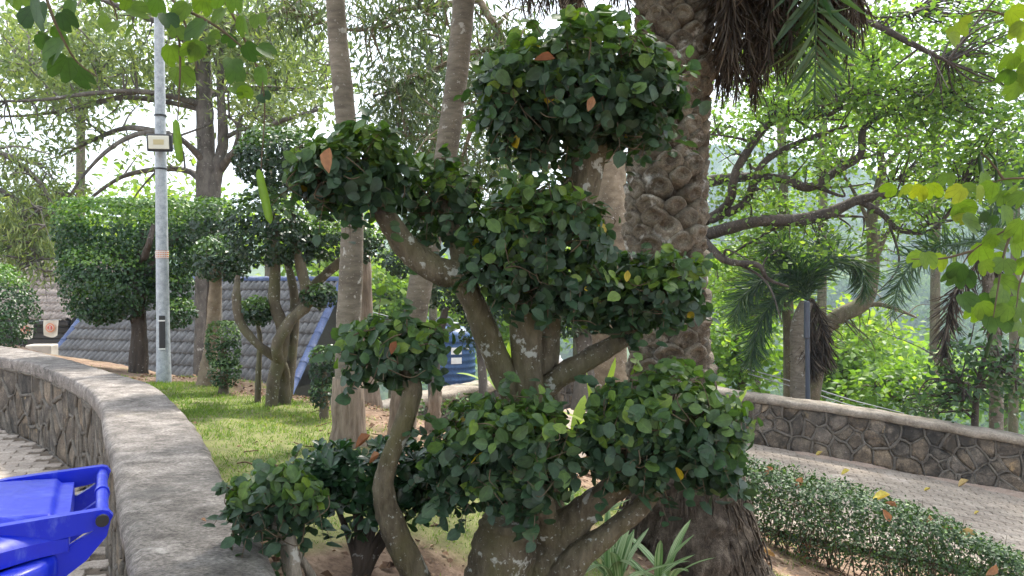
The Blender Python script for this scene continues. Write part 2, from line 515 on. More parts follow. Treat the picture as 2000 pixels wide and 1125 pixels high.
def stripe_mat():
    m, nt, out = newmat('striped lily leaf')
    sx = nt.nodes.new('ShaderNodeSeparateXYZ'); nt.links.new(attr(nt, 'luv', 'Vector'), sx.inputs[0])
    w = nd(nt, 'ShaderNodeTexNoise', noise_dimensions='2D', i_Scale=1.0, i_Detail=2.0)
    cb = nt.nodes.new('ShaderNodeCombineXYZ')
    mu = nd(nt, 'ShaderNodeMath', operation='MULTIPLY', i_1=5.5); nt.links.new(sx.outputs[0], mu.inputs[0])
    m2 = nd(nt, 'ShaderNodeMath', operation='MULTIPLY', i_1=0.6); nt.links.new(sx.outputs[1], m2.inputs[0])
    nt.links.new(mu.outputs[0], cb.inputs[0]); nt.links.new(m2.outputs[0], cb.inputs[1]); nt.links.new(cb.outputs[0], w.inputs['Vector'])
    c = ramp(nt, w.outputs['Fac'], [(0.40, (.08, .17, .045)), (0.52, (.16, .27, .09)), (0.62, (.33, .42, .22))])
    b = principled(nt, None, c, .4, .45)
    t = nt.nodes.new('ShaderNodeBsdfTranslucent'); nt.links.new(c, t.inputs[0])
    mx = nt.nodes.new('ShaderNodeMixShader'); mx.inputs[0].default_value = .3
    nt.links.new(b.outputs[0], mx.inputs[1]); nt.links.new(t.outputs[0], mx.inputs[2]); nt.links.new(mx.outputs[0], out.inputs['Surface'])
    return m
M['lily'] = stripe_mat()
M['topbark'] = bark_mat('lichened olive bark', (.060, .048, .032), (.19, .16, .11), (.46, .47, .43), .605, (34, 34, 12), .9, 15.0, (.11, .10, .045))
M['whitebark'] = bark_mat('gnarled whitish bark', (.10, .085, .065), (.34, .30, .25), (.55, .54, .50), .60, (30, 30, 8), .8, 12.0)
M['palmbark'] = bark_mat('ringed palm bark', (.115, .096, .074), (.25, .215, .17), (.44, .42, .38), .62, (9, 9, 34), .35, 14.0)
M['palmbase'] = bark_mat('fibrous palm foot', (.13, .095, .07), (.34, .27, .21), None, .6, (40, 40, 5), .9)
M['redbark'] = bark_mat('reddish bark', (.11, .080, .052), (.25, .20, .14), (.5, .46, .42), .66, (9, 9, 14), .4, 12.0)
M['darkbark'] = bark_mat('dark fissured bark', (.028, .022, .018), (.095, .075, .06), (.36, .36, .33), .68, (20, 20, 4), .8, 9.0)
M['greybark'] = bark_mat('grey bark', (.06, .052, .045), (.17, .15, .13), (.40, .39, .36), .66, (10, 10, 5), .5, 5.0)
M['olivebark'] = bark_mat('mossy bark', (.075, .06, .042), (.18, .15, .105), (.42, .42, .38), .66, (16, 16, 6), .6, 9.0, (.10, .10, .05))
M['stub'] = rough_mat('palm leaf base', [(0.25, (.075, .05, .035)), (0.5, (.150, .127, .097)), (0.75, (.285, .248, .20))], 13.0, 6, .9, .7, .02, [((.58, .56, .52), 5.0, .60, .85), ((.30, .20, .09), 7.0, .64, .5), ((.035, .025, .018), 16.0, .58, .8)], .2, .25, (1, 1, 1), (.5, 1.35))
M['rootfib'] = rough_mat('palm root mass', [(0.3, (.03, .022, .017)), (0.55, (.125, .10, .078)), (0.8, (.30, .25, .20))], 22.0, 7, .95, 1.0, .04, [((.5, .47, .43), 9.0, .66, .7)], .15, 0, (1, 1, .35))
M['cement'] = rough_mat('weathered cement cap', [(0.28, (.080, .070, .063)), (0.5, (.185, .165, .15)), (0.72, (.32, .29, .268))], 9.0, 8, .92, .35, .01,
                        [((.09, .085, .08), 3.2, .56, .6), ((.50, .47, .44), 8.0, .62, .5), ((.17, .15, .06), 1.7, .66, .5), ((.10, .095, .09), 14.0, .60, .55)], .2, 0, (.85, 1.25, 1), (.42, 1.5), 1.6)
M['cementr'] = rough_mat('old cement cap', [(0.28, (.14, .115, .09)), (0.5, (.25, .215, .175)), (0.72, (.36, .315, .265))], 4.0, 8, .92, .35, .01, [((.07, .065, .06), 2.2, .58, .7)], .2)
M['stone'] = rough_mat('wall stone', [(0.25, (.040, .036, .032)), (0.5, (.13, .112, .095)), (0.75, (.28, .24, .19))], 6.0, 8, .9, .7, .03, [((.030, .028, .026), 2.6, .50, .8), ((.40, .30, .17), 4.1, .64, .6), ((.55, .53, .5), 11.0, .66, .6), ((.03, .028, .026), 9.0, .60, .7)], .25, .30, (1, 1, 1), (.5, 1.4), 0, [(0.0, (.8, .81, .82)), (.3, (1.0, .97, .93)), (.6, (1.12, 1.0, .85)), (.8, (.72, .70, .68)), (1.0, (1.1, 1.08, 1.05))])
M['mortar'] = rough_mat('raised mortar joint', [(0.3, (.070, .061, .051)), (0.7, (.17, .15, .127))], 9.0, 6, .95, .4, .01, [((.06, .055, .05), 2.4, .57, .7)], .2)
M['paver'] = rough_mat('interlocking paver', [(0.3, (.27, .225, .185)), (0.7, (.42, .36, .31))], 7.0, 6, .9, .3, .006, [((.20, .17, .14), 3.0, .6, .5)], .25, .14)
M['paverr'] = rough_mat('dusty interlocking paver', [(0.3, (.22, .18, .145)), (0.7, (.34, .29, .24))], 4.0, 6, .9, .3, .006, [((.44, .38, .33), 1.3, .58, .7)], .25, .15)
M['joint'] = rough_mat('sandy joint', [(0.3, (.09, .07, .05)), (0.7, (.19, .15, .115))], 12.0, 5, .95, .4)
M['dust'] = rough_mat('sandy soil edge', [(0.3, (.26, .19, .15)), (0.7, (.40, .31, .25))], 6.0, 6, .95, .4)
M['tile'] = rough_mat('weathered roof tile', [(0.3, (.085, .083, .084)), (0.7, (.19, .185, .182))], 3.0, 6, .55, .2, .01, [((.32, .29, .27), 6.0, .64, .4)], .5, .10)
M['tileold'] = rough_mat('mossy brown roof tile', [(0.3, (.20, .165, .145)), (0.7, (.40, .34, .30))], 4.0, 7, .85, .3, .01, [((.10, .09, .06), 5.0, .57, .7)], .3, .12)
M['bluetile'] = rough_mat('blue ridge tile', [(0.3, (.035, .058, .15)), (0.7, (.075, .11, .23))], 4.0, 5, .6, .2, .01, [((.26, .26, .28), 5.0, .62, .6)], .5, .1)
M['darkwall'] = flat_mat('dark brown siding', (.030, .022, .020), .6)
M['plaster'] = flat_mat('stained plaster', (.42, .38, .33), .9, .3, 0, .3, 3.0)
M['zinc'] = rough_mat('galvanised steel', [(0.35, (.27, .30, .33)), (0.65, (.44, .47, .50))], 26.0, 4, .45, .08, .002, [((.36, .33, .27), 3.0, .62, .5)], .6)
M['black'] = flat_mat('black plastic', (.014, .014, .016), .45)
M['lampglass'] = flat_mat('flood light lens', (.62, .60, .50), .15, .7, 0, .04)
M['ledpanel'] = flat_mat('led panel', (.50, .43, .24), .4, .5, 0, .05)
M['bin'] = None
M['tank'] = rough_mat('blue tank plastic', [(0.3, (.016, .056, .15)), (0.7, (.030, .082, .20))], 3.0, 5, .45, .05, .01, [((.22, .27, .33), 4.0, .62, .35)], .5)
M['tankdark'] = flat_mat('dark tank plastic', (.05, .06, .085), .5)
M['paper'] = flat_mat('white sticker', (.72, .72, .70), .6)
M['red'] = flat_mat('red print', (.55, .06, .04), .5)
M['orange'] = flat_mat('orange print', (.62, .22, .10), .6)
M['cloth'] = flat_mat('off white cloth', (.62, .58, .50), .9)
M['cable'] = flat_mat('grey cable', (.30, .31, .33), .5)
M['twig'] = flat_mat('thin twig', (.12, .09, .06), .85, .2, 0, .25)
M['hillground'] = rough_mat('forest floor', [(0.3, (.05, .075, .025)), (0.7, (.10, .14, .045))], .05, 5, .95, .2)

# ================================================================== the setting
def sstep(a, b, x):
    t = np.clip((np.asarray(x, float) - a) / (b - a), 0, 1)
    return t * t * (3 - 2 * t)
def Zpath(X):
    return -0.55 - 0.135 * np.log1p(np.exp(2 * (np.asarray(X, float) - 1.0))) / 2
# left wall: edges of its cap, read at the cap height
CAPZ = 0.75
w_front = np.array([PZ(x, y, CAPZ)[:2] for x, y in [(-160, 668), (0, 697), (84, 717), (160, 751), (193, 785), (205, 827), (220, 886), (236, 954), (247, 1030), (258, 1125), (275, 1300)]])
w_back = np.array([PZ(x, y, CAPZ)[:2] for x, y in [(-160, 648), (0, 675), (63, 686), (148, 705), (236, 732), (296, 751), (338, 781), (372, 815), (405, 870), (439, 929), (507, 1055), (545, 1125), (640, 1300)]])
NW = 90
wf = resample(spline(w_front, 8), NW)
wb = resample(spline(w_back, 8), NW)
wc = 0.5 * (wf + wb)
def left_of_wall(x, y):
    """signed distance to the wall centre line, positive on the path side"""
    x = np.asarray(x, float); y = np.asarray(y, float)
    q = np.stack([x.ravel(), y.ravel()], 1)
    best = np.full(len(q), 1e9); sg = np.zeros(len(q))
    ext = np.vstack([wc[0] + (wc[0] - wc[3]) * 40, wc[::3], wc[-1] + (wc[-1] - wc[-4]) * 60])
    for a, b in zip(ext[:-1], ext[1:]):
        ab = b - a
        t = np.clip(((q - a) @ ab) / (ab @ ab), 0, 1)
        d = q - (a + t[:, None] * ab)
        L = np.hypot(d[:, 0], d[:, 1])
        cr = ab[0] * d[:, 1] - ab[1] * d[:, 0]
        m = L < best
        best[m] = L[m]; sg[m] = np.sign(cr[m])
    return (-best * sg).reshape(x.shape)
# the wall runs from far left to the camera, so the path side is on its right-hand side when looking along it
CP = np.array([
    (-3.1, 6.7, .62), (-2.0, 5.7, .58), (-1.1, 4.6, .54), (-.75, 4.9, .50), (-2.3, 5.2, .64), (-1.5, 3.6, .64), (-.65, 2.1, .56), (-.3, 1.0, .45),
    (0, 2.6, .30), (.2, 3.7, .33), (1.0, 4.2, -.07), (1.75, 5.2, -.30), (3.4, 4.8, -.82), (4.8, 4.6, -1.0), (2.5, 3.4, -.45), (1.0, 2.5, .08), (2.5, 2, -.25),
    (0, 1, .25), (.3, 0, .0), (2.5, 0, -.1), (-.5, -3, 0), (5, 2, -.7), (8, 4, -1.4), (-1.2, 6.4, .45), (-1.0, 7.5, -.35), (.5, 6.2, .02), (.8, 7.2, -.5), (2, 6.4, -.62),
    (3.3, 6.2, -.88), (6, 5.8, -1.2), (-2.5, 7.4, .52), (-3.5, 7.6, .55), (-4.8, 8.8, .55), (-6.5, 10, .55), (-.4, 5.6, .40), (.3, 5.0, .22)])
def tps_fit(P3):
    n = len(P3)
    d = np.hypot(P3[:, None, 0] - P3[None, :, 0], P3[:, None, 1] - P3[None, :, 1])
    K = np.where(d > 0, d * d * np.log(np.maximum(d, 1e-9)), 0) + np.eye(n) * 0.02
    A = np.zeros((n + 3, n + 3)); A[:n, :n] = K
    A[:n, n] = 1; A[:n, n + 1:] = P3[:, :2]; A[n, :n] = 1; A[n + 1:, :n] = P3[:, :2].T
    return np.linalg.solve(A, np.concatenate([P3[:, 2], np.zeros(3)]))
_w = tps_fit(CP)
def bed(x, y):
    x = np.asarray(x, float); y = np.asarray(y, float)
    d = np.hypot(x[..., None] - CP[:, 0], y[..., None] - CP[:, 1])
    k = np.where(d > 0, d * d * np.log(np.maximum(d, 1e-9)), 0)
    return k @ _w[:-3] + _w[-3] + _w[-2] * x + _w[-1] * y
near_edge = lambda X: np.interp(X, [-6, -1.2, 0, 1.5, 3, 7, 14], [7.9, 7.75, 7.6, 7.2, 6.7, 6.1, 5.4])    # bed side of the right path
far_edge = lambda X: np.interp(X, [-3, -1.2, 0, 1.5, 3.6, 6.9, 14], [8.9, 9.2, 10.6, 12.6, 11.2, 10.0, 8.0])   # foot of the right wall
def ground(x, y):
    x = np.asarray(x, float); y = np.asarray(y, float)
    xc = np.clip(x, -7, 9); yc = np.clip(y, -3, 10)
    h = np.clip(bed(xc, yc), -1.6, 0.66)
    # towards the right path
    ne = near_edge(x); fe = far_edge(x)
    k = sstep(-0.5, 0.15, y - ne) * sstep(-1.9, -1.2, x)
    h = h * (1 - k) + (Zpath(x) - 0.10) * k
    # the slope behind the lawn and beyond the right wall
    edge = np.where(x < -1.5, np.interp(x, [-9, -6, -4, -2.6, -1.5], [11.5, 9.8, 8.6, 8.0, 8.3]), fe + 0.25)
    over = y - edge
    drop = -3.2 * sstep(0, 3.0, over) - 6.0 * sstep(3, 16, over) - 20.0 * sstep(14, 90, over)
    h = np.where(over > 0, h * (1 - sstep(0, 2.5, over)) + drop, h)
    lw = left_of_wall(x, y)
    h = np.where(lw > 0.0, np.minimum(h * 0 - 0.10, -0.10) + np.where(over > 1.5, drop, 0), h)
    return h
def gz(x, y):
    return float(ground(np.array([x]), np.array([y]))[0])
def PG(px, py):
    """where the ray through a photograph pixel meets the ground"""
    d = ray(px, py); t = np.linspace(1.5, 14, 500)
    q = np.array([0, 0, CAMZ]) + t[:, None] * d
    below = q[:, 2] < ground(q[:, 0], q[:, 1])
    i = int(np.argmax(below)) if below.any() else 499
    return q[i]

def grid_axis(lo, hi, step, far_lo, far_hi):
    a = list(np.arange(lo, hi + 1e-6, step))
    s = step; x = hi
    while x < far_hi:
        s *= 1.28; x += s; a.append(x)
    s = step; x = lo
    while x > far_lo:
        s *= 1.28; x -= s; a.insert(0, x)
    return np.array(a)
lawn_spots = [(-2.2, 5.25, 1.0, .95), (-1.7, 4.35, .9, 1.1), (-2.9, 6.2, .5, .6), (-1.15, 3.2, .5, .6), (-.2, 3.6, .8, .55), (.45, 4.6, .45, .4), (1.75, 4.35, .3, .25)]
def lawn(x, y):
    x = np.asarray(x, float); y = np.asarray(y, float)
    v = np.zeros(x.shape)
    for cx, cy, rx, ry in lawn_spots:
        v = np.maximum(v, 1.25 - np.hypot((x - cx) / rx, (y - cy) / ry) ** 2)
    v = v + 0.22 * np.sin(5.1 * x + 2 * y) * np.sin(4.3 * y - x) + 0.15 * np.sin(13 * x) * np.sin(11 * y + 1)
    return sstep(0.05, 0.55, v)
gx = grid_axis(-7, 8, 0.10, -900, 900)
gy = grid_axis(-1, 12, 0.10, -60, 1200)
GX, GY = np.meshgrid(gx, gy)
GZ = ground(GX, GY)
near = (np.abs(GX) < 9) & (GY < 13)
GZ = GZ + np.where(near, 0.008 * np.sin(GX * 9 + GY * 4) * np.sin(GY * 8) + rng.normal(size=GX.shape) * 0.004, 0)
mb = MB()
nx, ny = len(gx), len(gy)
i = np.arange(ny - 1)[:, None] * nx; j = np.arange(nx - 1)[None]
F = np.stack([i + j, i + j + 1, i + nx + j + 1, i + nx + j], -1).reshape(-1, 4)
mb.add(np.stack([GX, GY, GZ], -1).reshape(-1, 3), F, lawn(GX, GY).ravel())
def ground_mat():
    m, nt, out = newmat('bed soil and turf')
    v = pos_vec(nt)
    n1 = noise_n(nt, v, 9.0, 7, .65); n2 = noise_n(nt, v, 60.0, 4, .7)
    soil = ramp(nt, n1, [(0.3, (.085, .056, .038)), (0.5, (.20, .135, .095)), (0.72, (.33, .24, .175))])
    soil = mixc(nt, 1.0, soil, ramp(nt, n2, [(.3, .7), (.7, 1.2)]), 'MULTIPLY')
    turf = ramp(nt, n1, [(0.3, (.10, .12, .045)), (0.7, (.20, .20, .085))])
    k = mixc(nt, 1.0, attr(nt, 'rnd'), ramp(nt, n1, [(.3, .75), (.6, 1.0)]), 'MULTIPLY')
    far = ramp(nt, noise_n(nt, v, .3, 5), [(.3, (.05, .09, .025)), (.7, (.11, .16, .045))])
    sx = nt.nodes.new('ShaderNodeSeparateXYZ'); nt.links.new(v, sx.inputs[0])
    kk = nd(nt, 'ShaderNodeMapRange'); kk.inputs[1].default_value = 13; kk.inputs[2].default_value = 18
    nt.links.new(sx.outputs[1], kk.inputs[0])
    c = mixc(nt, kk.outputs[0], mixc(nt, k, soil, turf), far)
    principled(nt, out, c, .95, .15, mixc(nt, .5, n1, n2), .6, .02)
    return m
M['ground'] = ground_mat()
solo('ground', mb, M['ground'], kind='structure', base=(0, 0, 0))

# ---- hills on the far side of the valley
def hill_h(x, y):
    r = np.hypot(x, y); az = np.degrees(np.arctan2(x, y))
    top = np.interp(az, [-60, -30, -12, 0, 10, 18, 26, 33, 42, 60], [14, 20, 26, 30, 52, 62, 46, 34, 40, 30])
    ridge = sstep(150, 430, r)
    h = -28 + (top + 28) * ridge
    h = h + (4 * np.sin(x * .031 + 1) * np.sin(y * .027) + 3 * np.sin(x * .07) * np.sin(y * .06 + 2)) * sstep(140, 240, r)
    return h - 90 * sstep(520, 900, r)
mb = MB()
az = np.radians(np.linspace(-62, 62, 110)); rr = np.concatenate([np.linspace(105, 520, 46), np.linspace(560, 900, 6)])
A_, R_ = np.meshgrid(az, rr)
HX, HY = R_ * np.sin(A_), R_ * np.cos(A_)
HZ = hill_h(HX, HY)
nx = len(az)
i = np.arange(len(rr) - 1)[:, None] * nx; j = np.arange(nx - 1)[None]
F = np.stack([i + j, i + j + 1, i + nx + j + 1, i + nx + j], -1).reshape(-1, 4)
mb.add(np.stack([HX, HY, HZ], -1).reshape(-1, 3), F)
solo('hills', mb, M['hillground'], kind='structure', base=(0, 0, 0))
# forest on the hills: crowns of leaf clumps, one mass
def crown_tpl(n, seed):
    d = rand_dirs(n); d[:, 2] = np.abs(d[:, 2]) * 1.1 - .25
    r = .75 + .35 * rng.random(n) + .15 * np.sin(5 * d[:, 0] + seed) * np.sin(6 * d[:, 1])
    pos = d * r[:, None] * np.array([1, 1, .8])
    fr = frames(unit(d + rng.normal(size=d.shape) * .6), rand_dirs(n))
    t = MB(); scatter(t, SMALL, pos - fr[:, :, 1] * .2, fr, rng.uniform(.16, .30, n), 0.5)
    lump = np.repeat(rng.random(n), len(SMALL[0]))
    return np.concatenate(t.V), np.concatenate(t.L).reshape(-1, 3), lump
mb = MB()
tp = [crown_tpl(300, k) for k in range(5)]
cnt = 0
while cnt < 1100:
    a = R(rng.uniform(-8, 47)) if rng.random() < .8 else R(rng.uniform(-58, -5))
    r = 110 + 400 * rng.random() ** .8
    x, y = r * math.sin(a), r * math.cos(a)
    z = float(hill_h(np.array(x), np.array(y)))
    s = rng.uniform(4.0, 7.5)
    V, F, l = tp[rng.integers(5)]
    th = rng.uniform(0, 6.28); ca, sa = math.cos(th), math.sin(th)
    W = V @ np.array([[ca, sa, 0], [-sa, ca, 0], [0, 0, 1]]) * s * np.array([1, 1, rng.uniform(.8, 1.3)]) + np.array([x, y, z + s * .5])
    mb.add(W, F, np.clip(rng.random() * .6 + l * .4, 0, 1))
    cnt += 1
solo('far_forest', mb, M['forest'], 'hazy wooded hillside across the valley', 'forest', kind='stuff', base=(0, 0, -28))

# ---- paver paths
def paver_mesh(name, L, W, mat, gap=.006, amp=.011, ch=.006, t=.05):
    us = np.linspace(0, 1, 9)
    z = amp * np.sin(us * 4 * math.pi)
    vs = np.array([0, .5, 1]); e = amp * .8 * np.sin(vs * math.pi)
    pts = []
    for u, q in zip(us, z): pts.append((u * L, q))
    pts.append((L + e[1], .5 * W))
    for u, q in zip(us[::-1], z[::-1]): pts.append((u * L, W + q))
    pts.append((e[1], .5 * W))
    p = np.array(pts); c = p.mean(0)
    def inset(q, d):
        return c + (q - c) * np.array([1 - 2 * d / L, 1 - 2 * d / W])
    a = inset(p, gap / 2); b = inset(p, gap / 2 + ch)
    n = len(p)
    V = np.vstack([np.c_[a, np.full(n, -t)], np.c_[a, np.full(n, -ch)], np.c_[b, np.zeros(n)]]) - np.array([L / 2, W / 2, 0])
    mbp = MB(); k = np.arange(n); k2 = (k + 1) % n
    F = np.concatenate([np.stack([k + r * n, k2 + r * n, k2 + r * n + n, k + r * n + n], -1) for r in (0, 1)])
    mbp.add(V, F)
    mbp.add(V[2 * n:], np.arange(n)[None])
    return mbp
def lay(path_obj, mat, spots, rot, L, W, zf, nmax, order_key, name='paver'):
    """spots: list of centres; the largest in view are objects, the rest one mesh"""
    tpl = paver_mesh('paver', L, W, mat)
    me = tpl.mesh('paver', mat, (0, 0, 0), smooth=False)
    ca, sa = math.cos(rot), math.sin(rot)
    spots = sorted(spots, key=order_key)
    rest = MB()
    for q, (x, y) in enumerate(spots):
        e = .12
        dzx = (zf(x + e, y) - zf(x - e, y)) / (2 * e); dzy = (zf(x, y + e) - zf(x, y - e)) / (2 * e)
        nrm = unit(np.array([-dzx + rng.normal() * .005, -dzy + rng.normal() * .005, 1.0]))
        xa = np.array([ca, sa, 0.0]); xa = unit(xa - nrm * (xa @ nrm)); ya = np.cross(nrm, xa)
        fr = np.stack([xa, ya, nrm], 1)
        pos = np.array([x, y, zf(x, y) + rng.normal() * .0018])
        if q < nmax:
            inst(name, me, path_obj, pos, fr, 1.0)
        else:
            V = np.concatenate(tpl.V) @ fr.T + pos
            off = rest.n
            rest.V.append(V); rest.L.append(np.concatenate(tpl.L) + off); rest.N.append(np.concatenate(tpl.N)); rest.M.append(np.concatenate(tpl.M))
            rest.A.append(np.full(len(V), rng.random())); rest.U.append(np.zeros((len(V), 3))); rest.n += len(V)
    if rest.n:
        part('far_pavers', rest, mat, path_obj, kind='stuff', smooth=False)
# left path, level
mb = MB()
poly = np.vstack([wf + (wf - wb) * -.2, [[-1.5, -3], [-14, -3], [-14, 12]]])
gxx, gyy = np.meshgrid(np.arange(-9, 1.01, .25), np.arange(-2, 13.01, .25))
keep = left_of_wall(gxx, gyy) > -.05
n0 = gxx.shape[1]
fl = []
for a in range(gxx.shape[0] - 1):
    for b in range(n0 - 1):
        if keep[a, b] and keep[a, b + 1] and keep[a + 1, b] and keep[a + 1, b + 1]:
            fl.append([a * n0 + b, a * n0 + b + 1, (a + 1) * n0 + b + 1, (a + 1) * n0 + b])
mb.add(np.stack([gxx, gyy, np.full(gxx.shape, -.012)], -1).reshape(-1, 3), fl)
lp = solo('left_path', mb, M['joint'], kind='structure', base=(0, 0, 0))
rot = R(24); L, W = .225, .1125
ca, sa = math.cos(rot), math.sin(rot)
sp = []
for r_ in range(-60, 120):
    for c_ in range(-70, 70):
        u = (c_ + .5 * (r_ % 2)) * L; v = r_ * W
        x = u * ca - v * sa - 2.2; y = u * sa + v * ca + 4
        if -8.5 < x < -.3 and 1.6 < y < 12:
            px = 1000 + x / y * FPX
            if -1100 < px < 330: sp.append((x, y))
sp = np.array(sp); sp = [tuple(q) for q in sp[left_of_wall(sp[:, 0], sp[:, 1]) > .24]]
lay(lp, M['paver'], sp, rot, L, W, lambda x, y: 0.0, 300, lambda q: (0 if -40 < 1000 + q[0] / q[1] * FPX < 300 else 1, math.hypot(*q)))
# right path, running downhill
mb = MB()
xs = np.arange(-4, 12.01, .2)
rows = []
for x in xs:
    a, b = near_edge(x) - .05, far_edge(x) + .12
    t = np.linspace(0, 1, 20)
    rows.append(np.stack([np.full(20, x), a + (b - a) * t, np.full(20, Zpath(x) - .012)], -1))
G = np.array(rows); n1, n2 = G.shape[:2]
i = np.arange(n1 - 1)[:, None] * n2; j = np.arange(n2 - 1)[None]
mb.add(G.reshape(-1, 3), np.stack([i + j, i + n2 + j, i + n2 + j + 1, i + j + 1], -1).reshape(-1, 4))
rp = solo('right_path', mb, M['joint'], kind='structure', base=(0, 0, 0))
rot = R(-17)
ca, sa = math.cos(rot), math.sin(rot)
sp = []
for r_ in range(-60, 80):
    for c_ in range(-60, 60):
        u = (c_ + .5 * (r_ % 2)) * L; v = r_ * W
        x = u * ca - v * sa + 4; y = u * sa + v * ca + 8
        px = 1000 + x / max(y, .1) * FPX
        if y > near_edge(x) + .1 and y < far_edge(x) - .28 - .12 * math.sin(x * 3.1) - .08 * math.sin(x * 7.7) and 900 < px < 2700:
            sp.append((x, y))
lay(rp, M['paverr'], sp, rot, L, W, lambda x, y: float(Zpath(x)), 300, lambda q: (0 if .30 < q[0] / q[1] < .71 else 1, q[1]))
# sandy drift along the foot of the right wall
mb = MB()
xs = np.arange(-1.5, 9.01, .1)
rows = []
for x in xs:
    w = .34 + .13 * math.sin(x * 3.1) + .09 * math.sin(x * 7.7)
    f = far_edge(x)
    t = np.array([0, .3, .7, 1.0])
    rows.append(np.stack([np.full(4, x), f - w * (1 - t), Zpath(x) + np.array([-.012, .014, .03, .05]) + rng.normal(size=4) * .004], -1))
G = np.array(rows); n1, n2 = G.shape[:2]
i = np.arange(n1 - 1)[:, None] * n2; j = np.arange(n2 - 1)[None]
mb.add(G.reshape(-1, 3), np.stack([i + j, i + n2 + j, i + n2 + j + 1, i + j + 1], -1).reshape(-1, 4))
solo('sandy_verge', mb, M['dust'], kind='structure', base=(0, 0, 0))

# ---- stone walls
def clip_poly(poly, p0, n):
    out = []
    for a, b in zip(poly, np.roll(poly, -1, 0)):
        da, db = (a - p0) @ n, (b - p0) @ n
        if da <= 0: out.append(a)
        if (da < 0 < db) or (db < 0 < da): out.append(a + (b - a) * da / (da - db))
    return np.array(out) if len(out) > 2 else None
def voronoi(Ls, H, sx, sy):
    seeds = []
    ny = max(2, int(round(H / sy))); nx = int(Ls / sx)
    for r_ in range(ny):
        for c_ in range(nx):
            seeds.append(((c_ + .5 + .5 * (r_ % 2) - .25) * sx + rng.uniform(-.44, .44) * sx, (r_ + .5) * H / ny + rng.uniform(-.4, .4) * H / ny))
    for q in range(int(.45 * len(seeds))): seeds.append((rng.uniform(0, Ls), rng.uniform(0, H)))
    s = np.array(seeds); cells = []
    for k in range(len(s)):
        poly = np.array([[0, 0], [Ls, 0], [Ls, H], [0, H]], float)
        d = np.linalg.norm(s - s[k], axis=1)
        for m in np.argsort(d)[1:22]:
            poly = clip_poly(poly, (s[k] + s[m]) / 2, s[m] - s[k])
            if poly is None: break
        if poly is not None: cells.append(poly)
    return cells
def stone_wall(name, label, face, zb, zt, outward_face, Ls, mats, sx, sy, capmb, coremb, nshow=300, ribs=.019):
    """face(s, h, d) -> world point on the wall face, h 0..1, d metres outward"""
    base = face(Ls / 2, 0, 0)
    w = thing(name, label, 'wall', base)
    part('cap', capmb, mats[0], w)
    part('core', coremb, M['mortar'], w)
    H = float(np.mean(np.asarray(zt) - np.asarray(zb)))
    cells = voronoi(Ls, H, sx, sy)
    rib = MB(); seen = set()
    for poly in cells:
        c = poly.mean(0)
        # chaikin
        q = np.concatenate([[.78 * a + .22 * b, .22 * a + .78 * b] for a, b in zip(poly, np.roll(poly, -1, 0))])
        n = len(q)
        bump = rng.uniform(.002, .030); tl = rng.normal(size=2) * .05
        V = []
        for sc, d in ((.97, -.03), (.93, .006), (.6, bump)):
            for a in q:
                p = c + (a - c) * sc
                V.append(face(p[0], p[1] / H, d + (tl @ (p - c) if sc < .95 else 0) + (rng.normal() * .004 if sc < .95 else 0)))
        V.append(face(c[0], c[1] / H, bump * 1.15))
        k = np.arange(n); k2 = (k + 1) % n
        m = MB()
        F4 = np.concatenate([np.stack([k + r_ * n, k2 + r_ * n, k2 + r_ * n + n, k + r_ * n + n], -1) for r_ in (0, 1)])
        m.add(np.array(V), F4)
        m.add(np.array(V)[2 * n:], np.stack([k, k2, np.full(n, n)], -1))
        part('stone', m, mats[1], w)
        for a, b in zip(poly, np.roll(poly, -1, 0)):
            key = tuple(sorted([tuple(np.round(a, 2)), tuple(np.round(b, 2))]))
            if key in seen or np.linalg.norm(a - b) < .03: continue
            seen.add(key)
            t = np.linspace(-.04, 1.04, 6)[:, None]
            line = a + (b - a) * t
            nn = np.array([-(b - a)[1], (b - a)[0]]); nn = nn / np.linalg.norm(nn)
            line = line + nn * (np.sin(np.linspace(0, 3.1, 6)) * rng.normal() * .014)[:, None]
            pts = np.array([face(np.clip(p[0], 0, Ls), np.clip(p[1] / H, 0, 1), .004) for p in line])
            tube(rib, pts, ribs * rng.uniform(.55, 1.3) * np.array([.8, 1, 1.05, .95, 1, .8]), 6, .12)
    part('mortar_joint', rib, M['mortar'], w, kind='stuff')
    return w
def sweep(mb, rings):
    """rings: n x m x 3 closed profile"""
    G = np.array(rings); n, m = G.shape[:2]
    i = np.arange(n - 1)[:, None] * m; j = np.arange(m)[None]; k = (j + 1) % m
    mb.add(G.reshape(-1, 3), np.stack([i + j, i + k, i + m + k, i + m + j], -1).reshape(-1, 4))
    for e in (0, n - 1):
        f = np.arange(m) if e else np.arange(m)[::-1]
        mb.add(G[e], f[None])
# left wall
N2 = 260
wf2 = resample(spline(w_front, 8), N2); wb2 = resample(spline(w_back, 8), N2)
acr = unit(wb2 - wf2)
ph = rng.uniform(0, 6, 6); s_ = np.arange(N2)
rings = []
for k in range(N2):
    f, b = wf2[k], wb2[k]; a = acr[k]
    jf = .007 * math.sin(k * .17 + ph[0]) + .003 * math.sin(k * .83 + ph[1]) + rng.normal() * .0015; jz = .005 * math.sin(k * .09 + ph[2]) + rng.normal() * .0012
    def q(base, off, z): p = base + a * off; return [p[0], p[1], z + jz]
    rings.append([q(f, .02, CAPZ - .115), q(f, -.006 + jf, CAPZ - .10), q(f, -.012 + jf, CAPZ - .035), q(f, .004 + jf, CAPZ - .010), q(f, .032, CAPZ + .001), q(f, .12, CAPZ + .004),
                  q(b, -.12, CAPZ + .003), q(b, -.03, CAPZ), q(b, jf, CAPZ - .02), q(b, .004 + jf, CAPZ - .10), q(b, -.03, CAPZ - .115)])
capmb = MB(); sweep(capmb, rings)
core = MB()
rings = []
